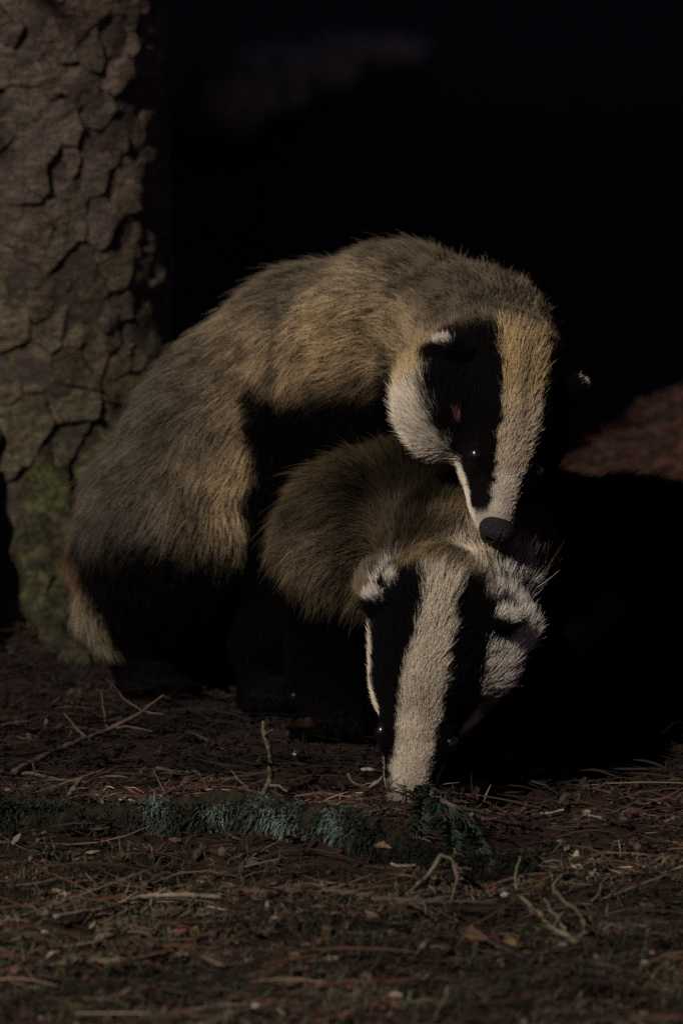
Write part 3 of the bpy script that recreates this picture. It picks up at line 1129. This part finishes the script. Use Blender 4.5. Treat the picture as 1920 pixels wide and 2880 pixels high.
make_badger("badger", "badger in front with its striped face pointing down and snout on the ground", front, hf, front_colour,
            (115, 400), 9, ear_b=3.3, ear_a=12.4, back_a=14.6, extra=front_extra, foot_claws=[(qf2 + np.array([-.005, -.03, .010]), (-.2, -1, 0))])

# ------------------------------------------------------------------ litter
def scatter_region(n, x0, x1, y0, y1, r):
    # denser near the camera side
    x = r.uniform(x0, x1, n)
    y = r.uniform(y0, y1, n)
    return x, y

def strips(name, n, region, length, width, palette, seed, mat, lift=.004, curve=.25, elev=.25, seg=2, kind='stuff', label=None, dirbias=None, zfun=None):
    """many small bent blades as one mesh"""
    r = np.random.default_rng(seed)
    x, y = scatter_region(n, *region, r)
    z = H(x, y) + r.random(n) * lift
    if zfun is not None:
        z = z + zfun(x, y)
    az = r.uniform(0, 2 * np.pi, n) if dirbias is None else r.normal(dirbias[0], dirbias[1], n)
    el = r.normal(0, elev, n)
    L = length[0] + (length[1] - length[0]) * r.random(n) ** 1.6
    Wd = width[0] + (width[1] - width[0]) * r.random(n)
    d = np.stack([np.cos(az) * np.cos(el), np.sin(az) * np.cos(el), np.sin(el)], -1)
    s = np.stack([-np.sin(az), np.cos(az), r.normal(0, .5, n)], -1)
    s = unit(s)
    up = unit(np.cross(d, s))
    up = np.where(up[:, 2:3] < 0, -up, up)
    c0 = np.stack([x, y, z], -1)
    cv = r.normal(0, curve, n)
    sv = r.normal(0, curve, n)
    K = seg + 1
    Vv = np.zeros((n, K, 3, 3))
    for k in range(K):
        t = k / seg - .5
        c = c0 + d * (L * t)[:, None] + up * (cv * L * (t * t - .25))[:, None] + s * (sv * L * (t * t - .25))[:, None]
        wk = Wd * (1 - .6 * abs(2 * t) ** 2)
        Vv[:, k, 0] = c - s * (wk / 2)[:, None]
        Vv[:, k, 1] = c + up * (wk * .35)[:, None]
        Vv[:, k, 2] = c + s * (wk / 2)[:, None]
    V = Vv.reshape(-1, 3)
    b = (np.arange(n) * K * 3)[:, None]
    F = []
    for k in range(seg):
        o = k * 3
        F.append(b + np.array([o, o + 1, o + 4, o + 3]))
        F.append(b + np.array([o + 1, o + 2, o + 5, o + 4]))
    F = np.vstack(F)
    pal = np.array(palette)
    ci = r.integers(0, len(pal), n)
    col = pal[ci] * r.uniform(.5, 1.5, (n, 1))
    col = col * (1 - .74 * smooth01(y, .0, .14) * (1 - smooth01(y, .8, 1.1)))[:, None]  # shade under and around the badgers painted into the litter colour
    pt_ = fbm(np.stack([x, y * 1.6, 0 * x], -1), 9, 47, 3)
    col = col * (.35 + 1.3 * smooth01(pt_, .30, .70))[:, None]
    col = np.repeat(col, K * 3, 0)
    o = mesh_obj(name, V, F, mat, smooth=False, col=col)
    if kind:
        o['kind'] = kind
    if label:
        o['label'] = label
    return o

browns = [tuple(k * m_ for k, m_ in zip(c, (.42, .34, .32))) for c in [(.10, .055, .035), (.07, .045, .032), (.14, .085, .05), (.05, .035, .028), (.10, .042, .03), (.06, .055, .035), (.09, .08, .075), (.13, .10, .085)]]
pales = [(.13, .10, .07), (.09, .07, .045), (.20, .18, .13), (.07, .08, .04)]
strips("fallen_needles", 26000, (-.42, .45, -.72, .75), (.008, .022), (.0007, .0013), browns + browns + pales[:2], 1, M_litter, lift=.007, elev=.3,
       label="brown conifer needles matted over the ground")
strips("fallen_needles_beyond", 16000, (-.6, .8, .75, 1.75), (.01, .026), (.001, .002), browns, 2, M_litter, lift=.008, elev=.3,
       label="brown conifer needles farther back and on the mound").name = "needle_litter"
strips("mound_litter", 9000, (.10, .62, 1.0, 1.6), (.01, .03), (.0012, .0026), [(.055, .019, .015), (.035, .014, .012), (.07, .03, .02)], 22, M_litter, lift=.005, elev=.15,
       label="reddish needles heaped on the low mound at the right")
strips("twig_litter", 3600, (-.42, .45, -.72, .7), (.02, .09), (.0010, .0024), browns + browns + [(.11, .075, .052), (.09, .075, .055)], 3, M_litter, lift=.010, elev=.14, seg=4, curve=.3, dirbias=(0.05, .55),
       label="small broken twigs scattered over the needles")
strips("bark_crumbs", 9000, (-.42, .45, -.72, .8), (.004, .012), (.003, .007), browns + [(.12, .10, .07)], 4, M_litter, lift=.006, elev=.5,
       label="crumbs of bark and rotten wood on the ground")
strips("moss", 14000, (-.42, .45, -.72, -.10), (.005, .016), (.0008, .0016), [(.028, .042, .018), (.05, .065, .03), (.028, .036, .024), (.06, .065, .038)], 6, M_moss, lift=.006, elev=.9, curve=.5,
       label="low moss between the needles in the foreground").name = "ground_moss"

# ------------------------------------------------------------------ mossy branch lying across
log_px = [(-160, 2300), (120, 2296), (420, 2300), (700, 2302), (940, 2330), (1150, 2362), (1330, 2395), (1500, 2415)]
log_pts = []
for (u, v) in log_px:
    g = G(u, v, .008)
    log_pts.append((g[0], g[1], float(H(g[0], g[1])) + .008))
mb = empty("mossy_branch", log_pts[0])
strips("litter_on_branch", 420, (-.30, .10, -.03, .004), (.008, .03), (.0008, .0018), browns + browns + pales[:2], 33, M_litter, lift=.008, elev=.3,
       zfun=lambda x, y: .012 + 0 * x, label="needles and bark bits caught on the mossy branch")
tag(mb, "long fallen branch coated in grey green moss lying across the ground below the badgers", "fallen branch")
V, F = tube(log_pts, [.010, .012, .012, .0115, .011, .010, .009, .005], sides=24, wob=.04, seed=2, crook=.012)
V = V + (np.stack([fbm(V + 3 * q, 80, 3 + q, 4) for q in range(3)], -1) - .5) * .014
mesh_obj("wood", V, F, M_logwood, mb)
# moss tufts as short leaning blades all over it
def moss_on(pts, radii, n, seed, parent, pal, hang=.7, Lr=(.0025, .008), patch=.45):
    r = np.random.default_rng(seed)
    pts = np.array(pts)
    t = r.uniform(0, len(pts) - 1.001, n)
    i = t.astype(int)
    f = (t - i)[:, None]
    c = pts[i] * (1 - f) + pts[i + 1] * f
    rd = np.interp(t, np.arange(len(pts)), radii)
    ax = unit(pts[i + 1] - pts[i])
    phi = r.uniform(-.35 * np.pi, 1.35 * np.pi, n)
    A = unit(np.cross(ax, [0, 0, 1.0]))
    A = np.where(A[:, 1:2] > 0, -A, A)
    B = np.tile([0, 0, 1.0], (n, 1))
    out = A * np.cos(phi)[:, None] + B * np.sin(phi)[:, None]
    base = c + out * (rd * .9)[:, None]
    pn = fbm(base, 24, seed + 5, 2)
    keep = pn > patch - .12 * r.random(n)
    base, out, ax, pn = base[keep], out[keep], ax[keep], pn[keep]
    n = len(base)
    pt = smooth01(pn, .58, .80) * .35
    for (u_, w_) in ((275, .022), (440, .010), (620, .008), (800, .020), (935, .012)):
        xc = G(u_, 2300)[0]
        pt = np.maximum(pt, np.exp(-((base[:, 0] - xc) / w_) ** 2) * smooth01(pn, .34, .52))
    L = (.95 + .25 * pt) * r.uniform(*Lr, n) * (.6 + .9 * np.clip((pn - patch) * 4, 0, 1))
    d = unit(out * .8 + r.normal(0, .75, (n, 3)) + np.array([-.35, -.25, -hang]))
    s = unit(np.cross(d, r.normal(size=(n, 3))))
    wd = r.uniform(.0004, .0009, n)
    V = np.stack([base - s * wd[:, None], base + s * wd[:, None], base + d * (L * .6)[:, None] + s * (wd * .8)[:, None],
                  base + d * L[:, None] + np.array([0, 0, -1.0]) * (L * .25)[:, None], base + d * (L * .6)[:, None] - s * (wd * .8)[:, None]], 1).reshape(-1, 3)
    b = (np.arange(n) * 5)[:, None]
    F = np.vstack([b + np.array([0, 1, 2, 4])])
    T3 = b + np.array([4, 2, 3, 3])
    pal = np.array(pal)

    col = pal[0] * (1 - pt)[:, None] + pal[1] * pt[:, None]
    col = col * r.uniform(.55, 1.4, (n, 1))
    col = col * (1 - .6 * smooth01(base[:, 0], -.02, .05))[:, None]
    col = np.repeat(col, 5, 0)
    Fall = [tuple(q) for q in F] + [tuple(q[:3]) for q in T3]
    o = mesh_obj("moss", V, Fall, M_moss, parent, smooth=False, col=col)
    o['kind'] = 'stuff'
    return o
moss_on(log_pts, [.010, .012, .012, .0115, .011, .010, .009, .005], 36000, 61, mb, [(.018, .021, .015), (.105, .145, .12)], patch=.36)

# ------------------------------------------------------------------ single twigs one can pick out
def twig(name, label, cat, pts, r0, r1, mat, side=(), group=None, knobs=0, seed=0):
    """pts: (u, v, height above ground) in photo pixels"""
    W = []
    for (u, v, z) in pts:
        g = G(u, v, z)
        for _ in range(3):
            g = G(u, v, z + float(H(g[0], g[1])))
        W.append(g + np.array([0, 0, 0.0]))
    W = np.array(W)
    root = W[0]
    rr = np.linspace(r0, r1, len(W)) * .8
    geos = [tube(W, rr, sides=8, wob=.16, seed=seed, crook=.0065)]
    rs = np.random.default_rng(seed + 500)
    for (k, du, dv, dz) in side:
        a = W[k]
        g = G(pts[k][0] + du, pts[k][1] + dv, pts[k][2] + dz)
        m = (a + g) / 2 + rs.normal(0, .002, 3)
        geos.append(tube([a, m, g], [rr[k] * .7, rr[k] * .5, rr[k] * .25], sides=6, wob=.1, seed=seed + k, crook=.006))
    if len(geos) == 1:
        o = mesh_obj(name, geos[0][0], geos[0][1], mat)
        tag(o, label, cat, group)
        return o
    e = empty(name, tuple(root))
    tag(e, label, cat, group)
    mesh_obj("stem", geos[0][0], geos[0][1], mat, e)
    for g in geos[1:]:
        mesh_obj("side_shoot", g[0], g[1], mat, e)
    return e

TW = "twigs on the forest floor"
Z = .004
twig("dead_branch", "dead forked branch rising to the right beside the tree base, lowest at the left edge", "branch",
     [(40, 2172, Z), (140, 2120, .006), (250, 2076, .008), (330, 2046, .012), (400, 2000, .02), (460, 1955, .03)], .0030, .0012, M_twig,
     [(2, -70, -70, .02), (3, 100, 10, .01), (4, 60, 10, .01), (4, -100, -90, .03)], TW, seed=1)
twig("twig", "thin reddish twig running right from the left edge under the forked branch", "twig",
     [(-40, 2168, Z), (60, 2175, Z), (150, 2188, Z), (250, 2200, Z)], .0020, .0010, M_twig, (), TW, seed=2)
twig("twig", "thin upright twig in front of the tree base", "twig",
     [(308, 2052, Z), (298, 2010, .012), (285, 1945, .03)], .0013, .0007, M_twig, (), TW, seed=3)
twig("dead_branch", "knobbly upright stick standing left of the snout", "stick",
     [(720, 2285, Z), (748, 2210, .016), (757, 2150, .032), (745, 2070, .052), (740, 2028, .062)], .0030, .0017, M_twig_green,
     [(1, 60, 15, .0), (2, -26, -22, .01), (3, 22, -18, .006)], TW, seed=4)
twig("dead_branch", "dark broken stick lying flat below the upright stick's left side", "stick",
     [(460, 2228, Z), (520, 2222, Z), (585, 2215, .006)], .0036, .0030, M_twig, (), TW, seed=5)
twig("twig", "short stub standing at the right end of the flat broken stick", "twig",
     [(590, 2255, Z), (594, 2220, .01), (598, 2190, .018)], .0022, .0015, M_twig, (), TW, seed=6)
twig("twig", "bent twig with a hooked right end above the flat broken stick", "twig",
     [(440, 2160, Z), (490, 2166, Z), (550, 2168, .004), (563, 2182, .002), (570, 2196, Z)], .0015, .0010, M_twig, (), TW, seed=7)
twig("dead_branch", "lichened stub poking up left out of the mossy branch", "stick",
     [(262, 2230, .016), (300, 2262, .010), (340, 2290, Z)], .0030, .0034, M_twig_green, (), TW, seed=8)
twig("twig", "mossy stem climbing from the left end of the mossy branch", "twig",
     [(180, 2265, .004), (200, 2225, .012), (235, 2185, .022)], .0028, .0018, M_twig_green, [(1, 40, -10, .006)], TW, seed=9)
twig("dead_branch", "long pale curved stick across the lower left foreground", "stick",
     [(155, 2578, Z), (290, 2558, Z), (390, 2530, .006), (480, 2518, .007), (620, 2526, Z)], .0016, .0020, M_twig_pale, (), TW, seed=10)
twig("twig", "small pale chip of wood left of the long pale curved stick", "twig",
     [(150, 2505, Z), (190, 2512, .006), (235, 2516, Z)], .0022, .0012, M_twig_pale, (), TW, seed=11)
twig("dead_branch", "brown needled stick lying below the mossy branch in the middle", "stick",
     [(640, 2510, Z), (800, 2505, .005), (960, 2512, .006), (1120, 2535, .006), (1240, 2528, .005), (1340, 2515, Z)], .0026, .0022, M_twig,
     [(1, -120, -30, .003), (3, 60, 20, .0)], TW, seed=12)
twig("twig", "pinkish thin twig just below the mossy branch", "twig",
     [(600, 2385, Z), (760, 2395, .004), (900, 2385, Z)], .0013, .0010, M_twig, (), TW, seed=13)
twig("twig", "long straight dark twig low at the left edge below the mossy branch", "twig",
     [(-20, 2368, Z), (120, 2378, .004), (270, 2384, Z)], .0014, .0010, M_twig, (), TW, seed=14)
twig("twig", "upper pale sprig touching the snout from the left", "twig",
     [(1018, 2165, .012), (1050, 2168, .012), (1083, 2174, .010)], .0016, .0013, M_twig_pale, (), TW, seed=15)
twig("twig", "lower pale sprig slanting up to the snout", "twig",
     [(1040, 2216, Z), (1060, 2200, .006), (1084, 2182, .010)], .0016, .0013, M_twig_pale, [(1, -50, 10, 0)], TW, seed=16)
twig("twig", "arched dark twig left of the two pale sprigs", "twig",
     [(978, 2178, .012), (1000, 2205, .008), (1040, 2220, Z), (1078, 2222, Z)], .0014, .0009, M_twig, (), TW, seed=17)
twig("dead_branch", "curved bare shoot leaving the green sprig to the right", "stick",
     [(1325, 2290, .022), (1380, 2312, .014), (1440, 2320, .008), (1510, 2330, Z)], .0022, .0010, M_twig, (), TW, seed=18)
twig("twig", "short bright straw on the soil right of the green sprig", "twig",
     [(1520, 2288, .006), (1552, 2284, .008), (1584, 2278, .010)], .0012, .0010, M_twig_pale, (), TW, seed=19)
twig("twig", "short yellowish straw right of the bright straw", "twig",
     [(1655, 2292, .004), (1672, 2297, .004), (1688, 2302, .003)], .0012, .0009, M_twig_pale, (), TW, seed=20)
twig("twig", "grey straw near the right edge at the shadow line", "twig",
     [(1822, 2260, .006), (1850, 2264, .006), (1880, 2268, .003)], .0014, .0010, M_twig, (), TW, seed=21)
twig("twig", "pale straight straw right of centre below the green sprig", "twig",
     [(1425, 2414, .006), (1470, 2416, .007), (1512, 2418, .004)], .0014, .0011, M_twig_pale, (), TW, seed=22)
twig("twig", "pale straw in the dark below the snout", "twig",
     [(1100, 2428, .004), (1130, 2431, .005), (1168, 2432, .003)], .0015, .0011, M_twig_pale, (), TW, seed=23)
twig("dead_branch", "greenish stick leaning left below the green sprig", "stick",
     [(1145, 2520, Z), (1200, 2460, .010), (1240, 2405, .022)], .0016, .0022, M_twig_green, [(2, 50, 40, -.012)], TW, seed=24)
twig("twig", "brown upright twig right of the leaning greenish stick", "twig",
     [(1270, 2535, Z), (1285, 2480, .012), (1275, 2425, .022)], .0014, .0018, M_twig, [(2, 50, 20, 0)], TW, seed=25)
twig("dead_branch", "long lichened twig bent in an elbow at the lower right", "stick",
     [(1560, 2672, Z), (1600, 2645, Z), (1642, 2620, .006), (1630, 2585, .008), (1595, 2540, .010), (1555, 2500, .012), (1580, 2460, .014)], .0022, .0014, M_twig_green,
     [(0, -50, 50, 0)], TW, seed=26)
twig("dead_branch", "lichened twig parallel to the elbow twig on its left", "stick",
     [(1460, 2515, .006), (1500, 2560, .006), (1560, 2610, .006), (1625, 2655, Z)], .0016, .0026, M_twig_green, [(2, 25, -45, .004)], TW, seed=27)
twig("twig", "small lichened crosspiece between the two bent twigs", "twig",
     [(1530, 2530, .008), (1555, 2570, .008), (1590, 2612, .004)], .0015, .0012, M_twig_green, (), TW, seed=28)
twig("twig", "upright grey shoot above the bent twigs", "twig",
     [(1452, 2500, Z), (1455, 2450, .014), (1462, 2410, .022)], .0014, .0010, M_twig_green, (), TW, seed=29)
twig("twig", "dark twig lying at the right edge above the elbow twig", "twig",
     [(1740, 2535, Z), (1820, 2542, .006), (1930, 2540, Z)], .0018, .0014, M_twig, (), TW, seed=30)
twig("twig", "slanting reddish twig right of the elbow twig", "twig",
     [(1660, 2535, Z), (1685, 2495, .008), (1715, 2455, .012)], .0014, .0010, M_twig, (), TW, seed=31)
twig("twig", "reddish twig lying level at right beneath the bright straw", "twig",
     [(1600, 2418, .004), (1690, 2402, .006), (1760, 2408, Z)], .0018, .0012, M_twig, (), TW, seed=32)
twig("twig", "faint grey twig in the dark between the badgers and the upright stick", "twig",
     [(745, 1978, .004), (790, 1970, .010), (832, 1955, .016)], .0018, .0014, M_twig, (), TW, seed=33)
twig("twig", "short brown twig just right of the faint grey twig", "twig",
     [(832, 1970, .010), (848, 1985, .006), (862, 2002, Z)], .0014, .0010, M_twig, (), TW, seed=34)
twig("dead_branch", "thick blurred root-like stick at the bottom left corner", "stick",
     [(200, 2690, Z), (330, 2700, .006), (470, 2680, Z)], .0028, .0020, M_twig, (), TW, seed=35)
twig("twig", "curved brown twig in the lower middle foreground", "twig",
     [(560, 2690, Z), (640, 2712, .006), (690, 2680, .008), (760, 2675, Z)], .0022, .0014, M_twig, (), TW, seed=36)
twig("twig", "steep out-of-focus twig at the bottom right of centre", "twig",
     [(1215, 2880, Z), (1240, 2830, .010), (1260, 2790, .016)], .0018, .0012, M_twig, (), TW, seed=37)

# green spruce sprig by the snout
spx = [(1180, 2205, .020), (1215, 2235, .024), (1262, 2262, .026), (1320, 2290, .018)]
W = []
for (u, v, z) in spx:
    g = G(u, v, z)
    W.append(g)
W = np.array(W)
sg_ = empty("spruce_sprig", (W[0][0], W[0][1], 0))
tag(sg_, "small green spruce sprig with drooping needles just right of the snout", "sprig")
V, F = tube(W, [.0018, .0022, .002, .0014], sides=8, seed=3)
mesh_obj("stem", V, F, M_twig, sg_)
shoots = [W, np.array([W[1], G(1262, 2330, .010), G(1280, 2400, .006)]), np.array([W[2], G(1330, 2335, .010), G(1350, 2390, .006)]),
          np.array([W[0], G(1190, 2290, .012), G(1170, 2345, .006)])]
vs, fs, cs = [], [], []
rn = np.random.default_rng(70)
for sp in shoots:
    if sp is not W:
        V, F = tube(sp, [.0014, .0011, .0007], sides=6, seed=4)
        mesh_obj("side_shoot", V, F, M_twig_green, sg_)
    for k in range(170):
        t = rn.random() * (len(sp) - 1.001)
        i = int(t)
        c = sp[i] + (sp[i + 1] - sp[i]) * (t - i)
        ax = unit(sp[i + 1] - sp[i])
        n = rn.normal(size=3)
        n = unit(n - (n @ ax) * ax)
        d = unit(n + ax * .7 + np.array([-.15, -.2, -.45]))
        L = rn.uniform(.009, .015)
        s = unit(np.cross(d, ax)) * .0006
        e = c + d * L
        m = c + d * L * .5 + np.array([0, 0, .0012])
        o = len(vs)
        vs += [c - s, c + s, m + s * 1.2, m - s * 1.2, e]
        fs += [(o, o + 1, o + 2, o + 3), (o + 3, o + 2, o + 4)]
        f = rn.uniform(.6, 1.4)
        cs += [np.array([.022, .036, .027]) * f] * 5
o = mesh_obj("needles", np.array(vs), fs, M_moss, sg_, smooth=False, col=np.array(cs))
o['kind'] = 'stuff'

# dead leaves and pebbles one can pick out
def leaf(label, u, v, size, z, mat, az, tilt, group="dead leaves among the needles", name="dead_leaf"):
    c = G(u, v, z + .004)
    r = np.random.default_rng(int(u + v))
    n = 12
    V, F = [(0, 0, 0)], []
    V = []
    for j in range(5):
        for i in range(n + 1):
            t = i / n * 2 - 1
            wd = (1 - abs(t) ** 1.7) * .42 * (1 + .12 * math.sin(i * 2.1)) 
            s_ = (j / 4 * 2 - 1) * wd
            V.append((t * size / 2, s_ * size, .22 * size * (s_ * s_ * 5 + .3 * t * t) + r.normal(0, .02) * size * .5))
    V = np.array(V)
    for j in range(4):
        for i in range(n):
            a = j * (n + 1) + i
            F.append((a, a + 1, a + n + 2, a + n + 1))
    from mathutils import Euler
    R = np.array(Euler((tilt, .15, az)).to_matrix())
    V = V @ R.T + c
    V[:, 2] += float(H(c[0], c[1]))
    V2 = V + np.array([0, 0, -.0005])
    k = len(V)
    F2 = [tuple(q + k for q in reversed(f)) for f in F]
    o = mesh_obj(name, np.vstack([V, V2]), F + F2, mat)
    tag(o, label, "leaf", group)
M_yel = material("yellow_leaf", noise_scale=90, tones=[(.14, .10, .04), (.26, .20, .09)], rough=.7, rand=True)
M_org = material("orange_leaf", noise_scale=90, tones=[(.07, .045, .025), (.13, .08, .045)], rough=.7, rand=True)
leaf("curled reddish leaf lying behind the upright stick", 850, 2085, .030, .006, M_leaf, .2, -.5)
leaf("tiny yellow leaf by the left edge above the mossy branch", 80, 2204, .010, .002, M_yel, .4, .2)
leaf("yellow leaf fragment lying in the right foreground left of the bent twigs", 1438, 2596, .016, .003, M_yel, 1.0, .5)
leaf("orange brown leaf fragment left of the yellow one", 1335, 2572, .020, .003, M_org, .6, .4)
leaf("orange sliver on the soil near the right edge", 1745, 2306, .011, .006, M_org, 1.0, .6)
leaf("brown leaf scrap lying on the mossy branch below the snout", 1075, 2348, .012, .020, M_org, .1, .2)
leaf("brown curled leaf in the lower left middle", 705, 2560, .018, .004, M_org, 1.4, .5)
def pebble(label, u, v, size, mat, z=.003):
    c = G(u, v, z)
    c[2] += float(H(c[0], c[1]))
    pr = [Prim('e', (c, np.eye(3), np.array([size, size * .7, size * .6])), (0, 0, 1), 'n')]
    V, F = surface_net(pr, size / 7)
    V = c + (V - c) * (1 + (fbm(V, 400, int(u), 2) - .5) * .7)[:, None]
    tag(mesh_obj("pebble", V, F, mat), label, "pebble", "small pale stones on the soil")
M_stone = material("pale_stone", noise_scale=120, tones=[(.16, .17, .15), (.34, .35, .31)], rough=.8, bump=.4)
pebble("tiny white stone right of the upright stick", 832, 2165, .0026, M_stone)
pebble("greenish white stone fragment below the green sprig", 1336, 2466, .0042, M_stone)
pebble("small grey stone on the soil right of the curved bare shoot", 1572, 2345, .0040, M_stone)
pebble("little yellowish stone at the lower middle left of the dark hollow", 932, 2640, .0036, M_stone)
pebble("small round stone right of the greenish white fragment", 1418, 2476, .0030, M_stone)

# ------------------------------------------------------------------ far things in the dark
fl = empty("fallen_log", tuple(P(900, 330, 4.6)))
tag(fl, "blurred fallen log lying in the darkness above the badgers", "log")
a, b, c = P(620, 345, 5.35), P(900, 300, 5.7), P(1180, 255, 6.1)
for q in (a, b, c):
    q[2] = float(H(q[0], q[1])) + .035
V, F = tube([a, (a + b) / 2 + np.array([0, 0, .01]), b, c], [.058, .052, .040, .022], sides=28, wob=.05, seed=9, crook=.06)
V = V + (np.stack([fbm(V + q, 14, 61 + q, 4) for q in range(3)], -1) - .5) * .07
mesh_obj("log_wood", V, F, M_oldlog, fl)
d_ = unit(a - b)
V, F = tube([a + d_ * .001, a + d_ * .014, a + d_ * .026], [.036, .037, .030], sides=18, wob=.12, seed=10)
mesh_obj("cut_end", V, F, M_oldlog, fl)
s0 = P(553, 790, 2.6)
s0[2] = float(H(s0[0], s0[1]))
V, F = tube([s0, s0 + np.array([.0, 0, .05]), s0 + np.array([-.004, 0, .085])], [.0032, .003, .002], sides=8, seed=3)
tag(mesh_obj("broken_stem", V, F, M_twig), "thin broken stem standing in the dark right of the trunk", "stem")
print("OBJECTS", len(bpy.data.objects), "plates", n_plate)
